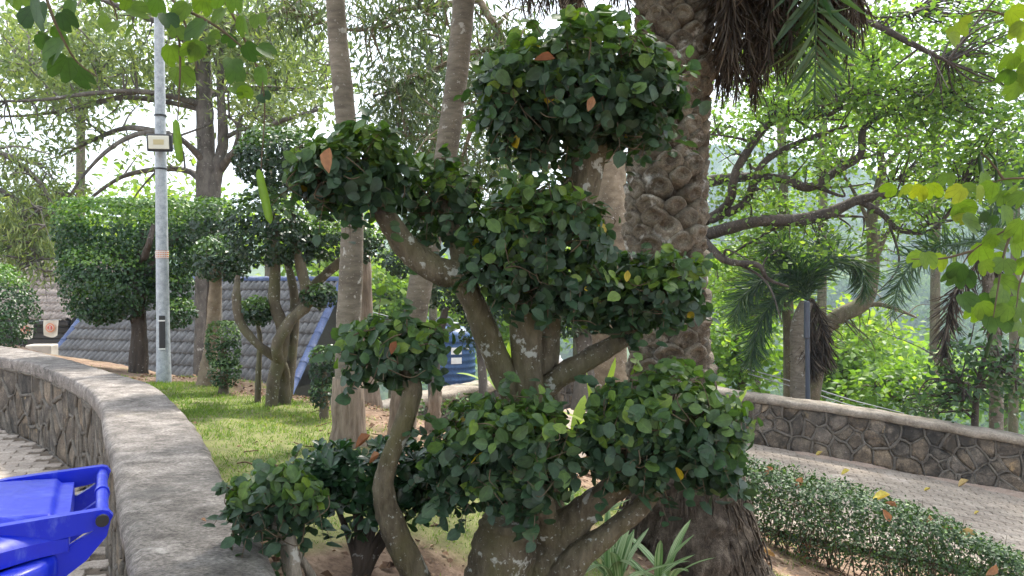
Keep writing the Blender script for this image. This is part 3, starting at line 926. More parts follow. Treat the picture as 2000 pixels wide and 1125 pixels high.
for k in range(0, N2, 2):
    f = wf2[k] + acr[k] * .045; b = wb2[k] - acr[k] * .03
    rings.append([[f[0], f[1], -.15], [f[0], f[1], CAPZ - .11], [b[0], b[1], CAPZ - .11], [b[0], b[1], -.15]])
sweep(core, rings)
dl = np.concatenate([[0], np.cumsum(np.linalg.norm(np.diff(wf2, axis=0), axis=1))])
def face_left(s, h, d):
    x = np.interp(s, dl, wf2[:, 0]); y = np.interp(s, dl, wf2[:, 1])
    ax = np.interp(s, dl, acr[:, 0]); ay = np.interp(s, dl, acr[:, 1])
    lean = .02 * (1 - h)
    return np.array([x + ax * (.045 - d - lean), y + ay * (.045 - d - lean), -.02 + h * (CAPZ - .09)])
stone_wall('stone_wall', 'curved low stone wall with a pale cement cap beside the blue bin', face_left, -.02, CAPZ - .11, None, dl[-1], (M['cement'], M['stone']), .34, .24, capmb, core)
# right wall
rw_px = [(700, 800, 8.3), (790, 778, 8.7), (860, 762, 9.3), (1000, 736, 10.8), (1120, 714, 12.7), (1250, 727, 12.4), (1400, 758, 11.3), (1700, 801, 10.6), (2000, 852, 10.0), (2300, 905, 9.4)]
rt = np.array([P(*q) for q in rw_px])
rt = resample(spline(rt, 10), 160)
tan = unit(np.gradient(rt[:, :2], axis=0)); outw = np.stack([tan[:, 1], -tan[:, 0]], 1)      # towards the camera
dr = np.concatenate([[0], np.cumsum(np.linalg.norm(np.diff(rt[:, :2], axis=0), axis=1))])
zbot = np.minimum(Zpath(rt[:, 0]) - .02, rt[:, 2] - .5)
rings = []
for k in range(160):
    p = rt[k]; o = outw[k]; jz = .006 * math.sin(k * .7) + rng.normal() * .003
    def q(off, z): return [p[0] + o[0] * off, p[1] + o[1] * off, p[2] + z + jz]
    rings.append([q(.16, -.11), q(.185, -.10), q(.19, -.03), q(.17, -.004), q(-.17, 0), q(-.20, -.03), q(-.20, -.11)])
capmb = MB(); sweep(capmb, rings)
core = MB(); rings = []
for k in range(0, 160, 2):
    p = rt[k]; o = outw[k]
    def q(off, z): return [p[0] + o[0] * off, p[1] + o[1] * off, z]
    rings.append([q(.13, zbot[k] - .2), q(.13, p[2] - .10), q(-.17, p[2] - .10), q(-.17, zbot[k] - 2.5)])
sweep(core, rings)
def face_right(s, h, d):
    I = lambda a: float(np.interp(s, dr, a))
    zb_, zt_ = I(zbot), I(rt[:, 2]) - .09
    off = .13 + d + .03 * (1 - h)
    return np.array([I(rt[:, 0]) + I(outw[:, 0]) * off, I(rt[:, 1]) + I(outw[:, 1]) * off, zb_ + (zt_ - zb_) * h])
stone_wall('stone_wall', 'long stone retaining wall with raised mortar along the sloping path', face_right, zbot, rt[:, 2] - .1, None, dr[-1], (M['cementr'], M['stone']), .30, .24, capmb, core, ribs=.020)

# ---- tiled houses behind the lawn
def tile_mesh(name, w, l, mat, waves=2, amp=.055, th=.016):
    nu = waves * 6 + 1
    u = np.linspace(0, 1, nu)
    z = amp * (0.5 - .5 * np.cos(u * waves * 2 * math.pi)) ** .5
    t = MB()
    top = [np.stack([u * w, np.full(nu, y), z + dz], -1) for y, dz in ((-.03, .062), (l, .0))]
    lip = np.stack([u * w, np.full(nu, -.03), z + .062 - th - .036], -1)
    V = np.concatenate([lip, top[0], top[1]])
    j = np.arange(nu - 1)
    F = np.concatenate([np.stack([r_ * nu + j, r_ * nu + j + 1, (r_ + 1) * nu + j + 1, (r_ + 1) * nu + j], -1) for r_ in (0, 1)])
    t.add(V, F)
    return t.mesh(name, mat, (0, 0, 0), smooth=True)
def tiled_house(name, label, ridge_l, th, slope, ncol, nrow, tw, tl, mats, wall_mat, wall_drop):
    """ridge_l: left end of the ridge; the ridge runs along (cos th, -sin th)"""
    e = np.array([math.cos(th), -math.sin(th), 0.0])
    up = np.array([math.sin(th) * math.cos(slope), math.cos(th) * math.cos(slope), math.sin(slope)])
    n = np.cross(e, up)
    eave = ridge_l - up * (nrow * tl)
    root = thing(name, label, 'house', eave + np.array([0, 0, -wall_drop]))
    rf = MB()
    W = ncol * tw; Ld = nrow * tl
    ridge_r = ridge_l + e * W
    back = np.array([up[0], up[1], -up[2]])
    V = np.array([eave - n * .03, eave + e * W - n * .03, ridge_r - n * .03, ridge_l - n * .03, ridge_r + back * Ld - n * .03, ridge_l + back * Ld - n * .03])
    rf.add(V, [[0, 1, 2, 3], [3, 2, 4, 5]])
    roof = part('roof', rf, M['tankdark'], root, smooth=False)
    me = tile_mesh('roof_tile', tw, tl + .05, mats[0])
    fr = np.stack([e, up, n], 1)
    for r_ in range(nrow):
        for c_ in range(ncol):
            f2 = fr.copy()
            inst('roof_tile', me, roof, eave + e * (c_ * tw) + up * (r_ * tl) + n * (.004 + rng.normal() * .002), f2, (1, 1, 1))
    # ridge and verge caps
    def cap(p, d, across, length, rad=.115, name_='ridge_cap'):
        m = MB(); k = np.linspace(-.15, math.pi + .15, 9)
        upv = np.cross(across, d); upv = upv if upv[2] > 0 else -upv
        rings = []
        for t, s in ((0, 1.08), (.06, 1.08), (.061, .98), (1, .96)):
            rings.append(np.array([p + d * (length * t) + across * (math.cos(a) * rad * s) + upv * (math.sin(a) * rad * .8 * s - .02) for a in k]))
        G = np.array(rings); q = len(k)
        ii = np.arange(3)[:, None] * q; jj = np.arange(q - 1)[None]
        m.add(G.reshape(-1, 3), np.stack([ii + jj, ii + jj + 1, ii + q + jj + 1, ii + q + jj], -1).reshape(-1, 4))
        return part(name_, m, mats[1], roof)
    hor = unit(np.array([up[0], up[1], 0]))
    nc = int(W / .40)
    for k in range(nc):
        cap(ridge_l + e * (k * W / nc) + np.array([0, 0, .04]), e, hor, W / nc * 1.02)
    nv = int(Ld / .40)
    for k in range(nv):
        for side, off in ((0, -.03), (1, W + .03)):
            cap(eave + e * off + up * (k * Ld / nv) + n * .05, up, e, Ld / nv * 1.02, .10, 'verge_cap')
    wl = MB()
    inn = .35
    a = eave + e * inn + hor * .5; b = eave + e * (W - inn) + hor * .5
    c_ = b + hor * (2 * Ld * math.cos(slope) - 1.0); d_ = a + hor * (2 * Ld * math.cos(slope) - 1.0)
    z1 = eave[2] + .35; z0 = eave[2] - wall_drop
    ctr = (a + b + c_ + d_) / 4
    box(wl, [ctr[0], ctr[1], (z0 + z1) / 2], [W - 2 * inn, np.linalg.norm(d_ - a), z1 - z0], -th)
    part('wall', wl, wall_mat, root, smooth=False)
    fb = MB()
    q = eave + e * (W / 2) - n * .06 + up * .02
    box(fb, q, [W, .05, .16], -th); part('fascia', fb, M['darkwall'], root, smooth=False)
    # gable ends
    for off in (inn, W - inn):
        g = MB()
        g.add(np.array([eave + e * off + up * .1 - n * .04, eave + e * off + back * 0 + hor * (2 * Ld * math.cos(slope) - .1) - n * .04, ridge_l + e * off - np.array([0, 0, .12])]), [[0, 1, 2]])
        part('gable', g, wall_mat, root, smooth=False)
    return root, eave, e, up, n, hor, W
th = R(15)
rr_end = P(668, 549, 17.6)
e = np.array([math.cos(th), -math.sin(th), 0])
house, eave, e, up, n_, hor, Wd = tiled_house('tiled_house', 'house with grey corrugated roof tiles and blue ridge caps below the lawn', rr_end - e * 6.6, th, R(45), 22, 10, .30, .335, (M['tile'], M['bluetile']), M['darkwall'], 3.0)
# older house to the left
rl = P(0, 511, 22.0)
house2, eave2, e2, up2, n2_, hor2, Wd2 = tiled_house('tiled_house', 'house with mossy brown roof tiles and dark siding behind the round clipped bush', rl, R(12), R(36), 14, 8, .31, .335, (M['tileold'], M['tileold']), M['darkwall'], 3.2)
# siding boards on the visible wall of the older house
nb = 12
for k in range(nb):
    m = MB()
    z = eave2[2] + .20 - k * .16
    q = eave2 + e2 * (Wd2 / 2) + hor2 * .46
    box(m, [q[0], q[1], z], [Wd2 - .75, .05, .15], -R(12), bev=.012)
    part('siding_board', m, M['darkwall'], house2, smooth=False)
# gable post at the corner of the grey roof
m = MB(); q = P(82, 683, 14.0)
box(m, [q[0], q[1], q[2] - .35], [.46, .30, .9], .1, bev=.02)
solo('pillar', m, M['plaster'], 'short weathered plaster pillar at the lower end of the blue verge', 'pillar', smooth=False)
# bunting flags under the eave of the older house
def flag(px, py, lab):
    c = P(px, py, 15.2)
    r = thing('pennant', lab, 'flag', c + np.array([0, 0, -.15]), 'pennants under the old eave')
    m = MB(); w, h = .29, .31
    u = np.linspace(-.5, .5, 7); v = np.linspace(0, 1, 5)
    Vs = []
    for b in v:
        for a in u:
            bow = .03 * math.sin(a * 5 + b * 2)
            Vs.append(c + np.array([a * w, bow, (.5 - b) * h - (1 - (2 * a) ** 2) * .05 * b]))
    ii = np.arange(4)[:, None] * 7; jj = np.arange(6)[None]
    m.add(np.array(Vs), np.stack([ii + jj, ii + jj + 1, ii + 8 + jj, ii + 7 + jj], -1).reshape(-1, 4))
    cl = part('cloth', m, M['cloth'], r)
    for rad, mt, d in ((.095, 'orange', .036), (.070, 'cloth', .040), (.055, 'red', .044)):
        m = MB(); t = np.arange(16) * 2 * math.pi / 16
        m.add(np.vstack([c + np.array([0, -d, 0]), np.stack([c[0] + rad * np.cos(t), np.full(16, c[1] - d), c[2] + rad * np.sin(t)], -1)]), [[0, 1 + k, 1 + (k + 1) % 16] for k in range(16)])
        part('emblem', m, M[mt], r, smooth=False)
    m = MB()
    for a, b in (((-.02, .03), (.02, .03)), ((0, .03), (0, -.035)), ((-.03, -.035), (.03, -.035)), ((-.03, -.005), (.03, -.005))):
        tube(m, np.array([[c[0] + a[0], c[1] - .047, c[2] + a[1]], [c[0] + b[0], c[1] - .047, c[2] + b[1]]]), .006, 4)
    part('print', m, M['cloth'], r)
flag(52, 644, 'white pennant with red round emblem hanging beside the round clipped bush')
flag(100, 640, 'white pennant with red round emblem hanging next to the blue verge')
m = MB(); tube(m, spline([P(-40, 628, 15.2), P(30, 632, 15.2), P(76, 627, 15.2), P(120, 624, 15.2)], 5), .006, 4)
solo('bunting_string', m, M['cable'], 'thin string carrying the two white pennants', 'string')

# ---- lamp post
q = PG(320, 747); bx, by = q[0], q[1]; bz = gz(bx, by)
lp_ = thing('lamp_post', 'tapered galvanised lamp post with a small flood light on the lawn', 'lamp post', (bx, by, bz))
top = P(308, -160, by)
m = MB()
k = np.linspace(0, 1, 24)
pth = np.array([[bx, by, bz - .1]]) * (1 - k[:, None]) + np.array([top]) * k[:, None]
tube(m, pth, np.interp(k, [0, .06, .1, 1], [.066, .064, .058, .036]), 12)
post = part('pole', m, M['zinc'], lp_)
def on_pole(py):
    a, b = np.array([bx, by, bz]), top
    z = P(315, py, by)[2]; t = (z - a[2]) / (b[2] - a[2]); return a + (b - a) * t
m = MB(); c = on_pole(497); tube(m, np.array([c + [0, 0, -.034], c + [0, 0, .034]]), .0545, 20, cap=False); st = part('sticker', m, M['orange'], lp_)
m = MB()
for dz in (-.026, -.009, .009, .026): tube(m, np.array([c + [0, 0, dz - .003], c + [0, 0, dz + .003]]), .0552, 20, cap=False)
for a in np.linspace(-2.6, -.5, 9): box(m, [c[0] + .0556 * math.cos(a), c[1] + .0556 * math.sin(a), c[2]], [.004, .002, .062], a + R(90))
part('print', m, M['paper'], st, smooth=False)
m = MB(); c = on_pole(648); box(m, c + np.array([.018, -.058, 0]), [.05, .02, .30], .25, bev=.004)
part('notice_plate', m, M['black'], lp_, smooth=False)
for dz in (-.15, .105): 
    m = MB(); box(m, c + np.array([.018, -.068, dz]), [.058, .008, .012], .25); part('tape', m, M['paper'], lp_, smooth=False)
for py in (226, 288, 330):
    m = MB(); c = on_pole(py); tube(m, np.array([c + [0, 0, -.008], c + [0, 0, .008]]), .052, 16); part('clamp', m, M['black'], lp_)
fl_ = thing('flood_light', 'small black flood light with pale lens clamped to the lamp post', 'flood light', on_pole(290) + np.array([0, -.06, 0]))
c = P(312, 279, by - .14); tl = np.array([[1, 0, 0], [0, math.cos(.10), -math.sin(.10)], [0, math.sin(.10), math.cos(.10)]])
def fbox(name, off, s, mt, bev=.004, parent=fl_):
    m = MB(); box(m, c + np.array(off), s, .12, bev=bev, tilt=tl); return part(name, m, mt, parent, smooth=False)
hs = fbox('housing', (0, 0, 0), (.215, .045, .155), M['black'], .01)
fbox('lens', (.003, -.0265, 0), (.175, .008, .115), M['lampglass'], .003)
fbox('led_panel', (.004, -.0315, .002), (.09, .004, .045), M['ledpanel'], .001)
for k in range(6): fbox('cooling_fin', (-.09 + k * .036, .034, 0), (.006, .024, .13), M['black'], 0, hs)
fbox('bracket', (.12, .06, -.03), (.02, .11, .05), M['zinc'])

# ---- water tanks behind the right wall
def tank(px, pyt, pyb, wpx, Y, name, lab, mt, stickers):
    r = SZ(wpx / 2, Y); t = P(px, pyt, Y); b = P(px, pyb, Y)
    h = t[2] - b[2]
    o = thing('water_tank', lab, 'water tank', (t[0], Y, b[2] - .5))
    prof = [(r, -.5)]
    for k in range(8):
        z = -.05 + k * h * .80 / 7
        prof += [(r, z - .03), (r * 1.025, z - .015), (r * 1.025, z + .015), (r, z + .03)]
    prof += [(r, h * .84), (r * .96, h * .88), (r * .75, h * .95), (r * .45, h * .995), (r * .30, h)]
    m = MB(); lathe(m, (t[0], Y, b[2]), prof, 40); part('shell', m, M[mt], o)
    m = MB(); lathe(m, (t[0], Y, b[2]), [(r * .34, h * .985), (r * .34, h * 1.04), (r * .30, h * 1.06), (0, h * 1.07)], 24); part('lid', m, M['tankdark'], o)
    for (sx, sz, w, hh) in stickers:
        m = MB(); a = np.linspace(sx - w / r / 2, sx + w / r / 2, 7)
        V = [[t[0] + (r * 1.03) * math.sin(q), Y - (r * 1.03) * math.cos(q), b[2] + z] for z in (sz, sz + hh) for q in a]
        m.add(np.array(V), [[k, k + 1, k + 8, k + 7] for k in range(6)]); s = part('sticker', m, M['paper'], o, smooth=False)
        if hh > .13:
            m = MB()
            for k in range(3):
                q = sx + (k - 1) * .13; box(m, [t[0] + r * 1.036 * math.sin(q), Y - r * 1.036 * math.cos(q), b[2] + sz + hh * (.55 if k != 1 else .4)], [.05, .006, .06], q, bev=.002)
            part('print', m, M['tankdark'] if sz > .5 else M['red'], s, smooth=False)
    return o
tank(882, 636, 745, 92, 14.5, 'tank', 'blue ribbed plastic water tank with two white stickers behind the wall', 'tank', [(.28, .58, .20, .13), (.28, .40, .20, .12), (-.6, .58, .14, .12)])
tank(868, 618, 745, 44, 17.5, 'tank', 'dark plastic water tank standing behind the blue tank', 'tankdark', [])
# red bottle on the wall
o = thing('plastic_bottle', 'small red plastic bottle with a clear top on the stone wall', 'bottle', P(1093, 722, 12.3))
b0 = P(1093, 722, 12.3)
m = MB(); lathe(m, b0, [(0, 0), (.05, 0), (.058, .03), (.058, .07), (.04, .10), (.03, .11)], 14); part('body', m, M['red'], o)
m = MB(); lathe(m, b0, [(.032, .108), (.05, .13), (.05, .17), (.02, .20), (.02, .235), (0, .24)], 14); part('top', m, M['paper'], o)
# overhead cables in the valley
for k, (a, b, lab) in enumerate([((1570, 752), (1760, 806), 'upper grey cable strung below the foxtail palm beyond the wall'), ((1570, 762), (1740, 812), 'lower grey cable strung below the foxtail palm beyond the wall'), ((690, 600), (860, 640), 'pale cable crossing in front of the yellow green tree')]):
    m = MB(); p0, p1 = P(*a, 15.0 if k < 2 else 20), P(*b, 15.5 if k < 2 else 22)
    tube(m, spline([p0 + (p0 - p1) * .6, p0, (p0 + p1) / 2 + [0, 0, -.03], p1, p1 + (p1 - p0) * .6], 6), .012, 5)
    solo('cable', m, M['cable'], lab, 'cable')

# ---- blue wheelie bin
def bin_mat():
    m, nt, out = newmat('scuffed blue plastic')
    v = pos_vec(nt)
    g = nt.nodes.new('ShaderNodeNewGeometry'); sx = nt.nodes.new('ShaderNodeSeparateXYZ'); nt.links.new(g.outputs['Normal'], sx.inputs[0])
    base = (.002, .016, .46)
    scr = noise_n(nt, pos_vec(nt, (8, 30, 8)), 1.5, 6, .7)
    dust = ramp(nt, scr, [(.54, 0.0), (.74, .38)])
    c = mixc(nt, dust, base, (.20, .27, .58))
    grime = ramp(nt, noise_n(nt, v, 11.0, 6, .7), [(.60, 0.0), (.72, .45)])
    c = mixc(nt, grime, c, (.06, .07, .16))
    principled(nt, out, c, ramp(nt, noise_n(nt, v, 20, 4), [(.3, .28), (.7, .5)]), .5, noise_n(nt, v, 120, 2), .04, .004)
    return m
M['bin'] = bin_mat()
bar = np.array([-.486, .874, 0.0]); ldir = np.array([-.874, -.486, 0.0])       # along the handle bar, towards the front of the bin
hinge = np.array([-.875, 1.57, 1.095])
Wb = .33
def bl(u, v, z): return hinge + ldir * u + bar * v + np.array([0, 0, z])         # u from handle to front, v across, z
binr = thing('wheelie_bin', 'blue plastic wheelie bin standing beside the stone wall', 'bin', bl(.4, Wb / 2 - .05, -1.095))
# lid: wider than the arms, two raised panels with a channel between them
lv0 = lambda u: -.052 - .10 * float(sstep(.06, .30, u))
lv1 = lambda u: Wb + .036 + .07 * float(sstep(.06, .30, u))
def lid_z(u, t):
    z = -.002 + .016 * math.sin(min(max((u - .05) / .5, 0), 1) * 1.5)
    z -= .030 * (2 * abs(t - .5)) ** 7
    v = lv0(u) + t * (lv1(u) - lv0(u))
    ins = min(v + .015, Wb - .0 - v) if u < .27 else min(v + .03, Wb + .02 - v)
    if ins > 0 and ((.085 < u < .235) or u > .27):
        e = min(ins * .6, u - .085 if u < .25 else u - .27, .235 - u if u < .25 else 1)
        z += .012 * float(sstep(0, .012, e))
    return z
us = np.linspace(.06, .62, 130); ts = np.linspace(0, 1, 90)
def sheet(zf): return np.array([[bl(u, lv0(u) + t * (lv1(u) - lv0(u)), zf(u, t)) for t in ts] for u in us])
Vt = sheet(lid_z); Vb = sheet(lambda u, t: -.058)
m = MB(); nu, nv = len(us), len(ts); i_ = np.arange(nu - 1)[:, None] * nv; j_ = np.arange(nv - 1)[None]
F = np.stack([i_ + j_, i_ + nv + j_, i_ + nv + j_ + 1, i_ + j_ + 1], -1).reshape(-1, 4)
m.add(Vt.reshape(-1, 3), F); m.add(Vb.reshape(-1, 3), F[:, ::-1])
per = [(a, 0) for a in range(nu)] + [(nu - 1, b) for b in range(1, nv)] + [(a, nv - 1) for a in range(nu - 2, -1, -1)] + [(0, b) for b in range(nv - 2, 0, -1)]
A = np.array([Vt[q] for q in per]); B = np.array([Vb[q] for q in per]); n = len(per); k = np.arange(n)
m.add(np.vstack([A, B]), np.stack([k, (k + 1) % n, n + (k + 1) % n, n + k], -1))
lid = part('lid', m, M['bin'], binr)
# lid arms to the handle bar
for v in (-.055, Wb + .015):
    m = MB()
    prof = [(-.020, .004), (-.012, .015), (.0, .019), (.10, .016), (.2, .012), (.32, -.004), (.32, -.034), (.2, -.036), (.1, -.032), (.03, -.024), (-.010, -.016)]
    a = np.array([bl(u, v, z) for u, z in prof]); b = np.array([bl(u, v + .022, z) for u, z in prof]); n = len(prof); k = np.arange(n)
    m.add(np.vstack([a, b]), np.stack([k, (k + 1) % n, n + (k + 1) % n, n + k], -1)); m.add(a, k[::-1][None]); m.add(b, k[None])
    part('lid_arm', m, M['bin'], lid, smooth=False)
m = MB(); tube(m, np.array([bl(0, v, 0) for v in np.linspace(-.06, Wb + .04, 6)]), .0125, 16); hb = part('handle_bar', m, M['bin'], binr)
m = MB(); tube(m, np.array([bl(0, -.062, 0), bl(0, -.056 - .014, 0)]), .0125, 18); part('hinge_cap', m, M['black'], hb)
m = MB(); tube(m, np.array([bl(0, Wb + .05, 0), bl(0, Wb + .04, 0)]), .017, 18); part('hinge_cap', m, M['black'], hb)
m = MB(); tube(m, np.array([bl(0, .5 * Wb - .01, 0), bl(0, .5 * Wb + .01, 0)]), .0155, 16); part('handle_ring', m, M['bin'], hb)
# body handle brackets curving from the rim to the bar
for v in (-.045, .5 * Wb, Wb + .012):
    m = MB()
    top_ = [(.0, -.014), (.03, -.034), (.07, -.056), (.12, -.066)]; bot_ = [(.12, -.13), (.08, -.120), (.03, -.085), (-.008, -.040), (-.016, -.006)]
    prof = top_ + bot_
    a = np.array([bl(u, v, z) for u, z in prof]); b = np.array([bl(u, v + .016, z) for u, z in prof]); n = len(prof); k = np.arange(n)
    m.add(np.vstack([a, b]), np.stack([k, (k + 1) % n, n + (k + 1) % n, n + k], -1)); m.add(a, k[::-1][None]); m.add(b, k[None])
    part('handle_bracket', m, M['bin'], binr, smooth=False)
# rim and body
def ring_pts(ins, z, rc=.13):
    u0, u1, w0, w1 = .085 + ins, .68 - ins, -.145 + ins, Wb + .10 - ins
    out = []
    for cu, cv, a0 in ((u0 + rc, w0 + rc, 180), (u1 - rc, w0 + rc, 270), (u1 - rc, w1 - rc, 0), (u0 + rc, w1 - rc, 90)):
        for a in np.linspace(a0, a0 + 90, 6): out.append(bl(cu + rc * math.cos(R(a)), cv + rc * math.sin(R(a)), z))
    return out
m = MB(); rings = [ring_pts(.03, -.064), ring_pts(-.004, -.062), ring_pts(-.008, -.072), ring_pts(-.008, -.125), ring_pts(.0, -.133), ring_pts(.022, -.135)]
G = np.array(rings); q = G.shape[1]; i = np.arange(5)[:, None] * q; j = np.arange(q)[None]
m.add(G.reshape(-1, 3), np.stack([i + j, i + q + j, i + q + (j + 1) % q, i + (j + 1) % q], -1).reshape(-1, 4)); part('rim', m, M['bin'], binr)
m = MB(); rings = [ring_pts(.02, -.066), ring_pts(.026, -.3), ring_pts(.07, -1.02), ring_pts(.07, -1.08)]
G = np.array(rings); i = np.arange(3)[:, None] * q
m.add(G.reshape(-1, 3), np.stack([i + j, i + q + j, i + q + (j + 1) % q, i + (j + 1) % q], -1).reshape(-1, 4)); m.add(G[-1], np.arange(q)[None]); part('body', m, M['bin'], binr)
for v in (-.01, Wb - .02):
    m = MB(); c0 = bl(.10, v, -.98); tube(m, np.array([c0 - bar * .025, c0 + bar * .025]), .095, 20); part('wheel', m, M['black'], binr)
for v in (.02, Wb - .05):
    m = MB(); box(m, bl(.085, v, -.075), [.018, .02, .07], math.atan2(ldir[1], ldir[0]), bev=.004); part('hinge_block', m, M['paper'], binr, smooth=False)

# ================================================================== plants
def limb(mb, pts, r, seg=9, per=6, lump=.12, Y=None):
    """pts: (px, py, Y) triples; r: radii in photograph pixels at those points"""
    p = np.array([P(*q) for q in pts])
    path = spline(p, per)
    rp_ = np.interp(np.linspace(0, 1, len(pts)), np.linspace(0, 1, len(r)), r)
    rad = np.interp(np.linspace(0, 1, len(path)), np.linspace(0, 1, len(pts)), [SZ(a, q[2]) for a, q in zip(rp_, pts)])
    tube(mb, path, rad, seg, lump)
    return path
def twigs(mb, center, radii, n, r0=.005, start=.15, root=None):
    for d in rand_dirs(n):
        if d[2] < -.5: d[2] *= -.5
        a = np.asarray(center) + d * radii * start + (np.array([0, 0, -.2]) * radii if root is None else 0)
        b = np.asarray(center) + d * radii * rng.uniform(.8, 1.0)
        m = (a + b) / 2 + rng.normal(size=3) * .02
        tube(mb, spline([a, m, b], 3), [r0, r0 * .7, r0 * .35], 4, 0, False)

# ---- the clipped tree in front: one thing, 300 leaves as objects, the rest as foliage
tb = P(985, 1235, 2.72); tb[2] = gz(tb[0], tb[1]) - .02
top_tree = thing('topiary_tree', 'large many-stemmed clipped tree with leafy pads in front of the old palm', 'tree', tb)
leaf_me = []
for k in range(10):
    t = MB(); scatter(t, OVAL if k % 2 else OVAL2, np.zeros((1, 3)), np.eye(3)[None], 1.0, min([.05, .18, .3, .42, .5, .58, .66, .78, .90, .96][k], 1))
    leaf_me.append(t.mesh('leaf', M['topleaf'], (0, 0, 0)))
def pads(root, specs, nobj, mat, tpls, size, leaf_meshes, twigmat, name='foliage', per_area=1000, young=.97):
    """clipped leaf pads; those leaves facing the camera and nearest become objects"""
    P_, F_, S_, R_ = [], [], [], []
    tw = MB()
    for (px, py, Y, rx, ry, *o) in specs:
        c = P(px, py, Y); a, b = SZ(rx, Y), SZ(ry, Y)
        rad = np.array([a, (a + b) / 2 * .9, b])
        area = 4 * math.pi * ((a * b + a * rad[1] + b * rad[1]) / 3)
        n = int(per_area * area)
        pos, fr, h = shell(c, rad, n, 2.2, (.50, 1.03), None, .22, .55, .40, .72, .5)
        rel = h / b
        r_ = rng.random(len(pos)) * .72
        y_ = (rel + rng.normal(size=len(pos)) * .22 > young) | (rng.random(len(pos)) < .03)
        r_[y_] = rng.uniform(.72, .965, y_.sum())
        r_[rng.random(len(pos)) < .004] = .99
        # stray shoots that break the clipped outline
        m = int(n * .035)
        p2, f2, h2 = shell(c, rad * 1.08, m, 2.0, (.98, 1.12), None, .12, .6, .3, .6, .1)
        pos = np.vstack([pos, p2]); fr = np.concatenate([fr, f2]); r_ = np.concatenate([r_, rng.uniform(.5, .95, len(p2))])
        ex_p, ex_f, ex_r = [], [], []                       # unclipped sprigs that hang or stand out of the pad
        for d in rand_dirs(int(26 * area) + 5):
            if d[1] > .3: d[1] *= -1
            st = c + d * rad * .93; g = unit(d * .8 + np.array([0, 0, .5 if d[2] > .2 else -.45]) + rng.normal(size=3) * .45); L_ = rng.uniform(.05, .13)
            pp = spline([st, st + g * L_ * .55, st + g * L_ + np.array([0, 0, -.02])], 4)
            tube(tw, pp, [.0022, .0016, .0008], 4, 0, False)
            yv = rng.uniform(.55, .95) if d[2] > .2 else rng.uniform(.1, .7)
            for q, tt in enumerate(np.linspace(.2, 1, rng.integers(4, 8))):
                b_ = pp[int(tt * (len(pp) - 1))]; sd = unit(np.cross(g, rng.normal(size=3))) * (1 if q % 2 else -1)
                ex_p.append(b_ + (sd * .6 + g * .5) * .018); ex_f.append(frames(unit(np.array([0, -.3, .8]) + rng.normal(size=3) * .4)[None], unit(sd + g * .7)[None])[0]); ex_r.append(np.clip(yv + rng.normal() * .08, 0, .97))
        if ex_p:
            pos = np.vstack([pos, np.array(ex_p)]); fr = np.concatenate([fr, np.array(ex_f)]); r_ = np.concatenate([r_, np.array(ex_r)])
        P_.append(pos); F_.append(fr); R_.append(r_)
        S_.append(size[0] + (size[1] - size[0]) * rng.beta(1.6, 1.7, len(pos)))
        twigs(tw, c, rad, int(60 * area) + 18, .0045)
        for d in rand_dirs(int(26 * area) + 3):            # bare clipped shoots lying over the pad
            d[1] = -abs(d[1]); a_ = c + d * rad * .95; dd = np.cross(d, rng.normal(size=3)); dd = unit(dd) * rng.uniform(.05, .13)
            tube(tw, spline([a_ - dd * .5, a_ + d * .018 + rng.normal(size=3) * .012, a_ + dd * .5 + rng.normal(size=3) * .02], 4), [.0022, .002, .001], 4, 0, False)
    pos = np.vstack(P_); fr = np.concatenate(F_); s = np.concatenate(S_); r_ = np.concatenate(R_)
    pos = pos - fr[:, :, 1] * (s * .5)[:, None]
    idx = np.arange(len(pos))
    if nobj:
        view = unit(np.array([0, 0, CAMZ]) - pos)
        facing = np.abs((fr[:, :, 2] * view).sum(1))
        # in front of their pad
        front = np.zeros(len(pos)); k = 0
        for q, (px, py, Y, rx, ry, *o) in zip(P_, specs):
            front[k:k + len(q)] = (P(px, py, Y)[1] - q[:, 1]) / SZ(rx, Y); k += len(q)
        vis = (pos[:, 0] / pos[:, 1] * FPX + 1000 > 5)
        score = (facing * s / pos[:, 1]) * (front > .55) * vis
        pick = np.argsort(-score)[:nobj]
        for q in pick:
            m = int(np.clip(np.searchsorted([.11, .24, .36, .46, .54, .62, .72, .84, .94], r_[q]), 0, 9)) if len(leaf_meshes) == 10 else rng.integers(len(leaf_meshes))
            inst('leaf', leaf_meshes[m], root, pos[q], fr[q], s[q])
        idx = np.setdiff1d(idx, pick)
    mbf = MB()
    for k, t in enumerate(tpls):
        q = idx[k::len(tpls)]
        scatter(mbf, t, pos[q], fr[q], s[q], r_[q])
    part(name, mbf, mat, root, kind='stuff')
    part('twigs', tw, twigmat, root, kind='stuff')
main_pads = [(955, 955, 2.44, 62, 42), (1130, 185, 2.72, 182, 128), (1215, 200, 2.70, 105, 105), (1030, 215, 2.68, 95, 90), (690, 340, 2.60, 108, 84), (640, 350, 2.58, 70, 66), (860, 395, 2.88, 82, 84),
             (1060, 470, 2.66, 132, 112), (1000, 520, 2.62, 85, 85), (1110, 560, 2.66, 88, 70), (1285, 570, 2.80, 92, 76), (1210, 590, 2.84, 75, 62),
             (770, 690, 2.50, 104, 66), (985, 862, 2.48, 130, 96), (1050, 920, 2.46, 75, 80), (905, 900, 2.50, 72, 70), (1295, 832, 2.52, 138, 106), (1230, 870, 2.48, 90, 90), (1390, 900, 2.56, 66, 70)]
pads(top_tree, main_pads, 300, M['topleaf'], (OVAL, OVAL2), (.024, .068), leaf_me, M['twig'], 'foliage', 2150)
def tpart(name, pts, r, seg=12, per=7, lump=.10, mat='topbark', root=top_tree):
    m = MB(); limb(m, pts, r, seg, per, lump); return part(name, m, M[mat], root)
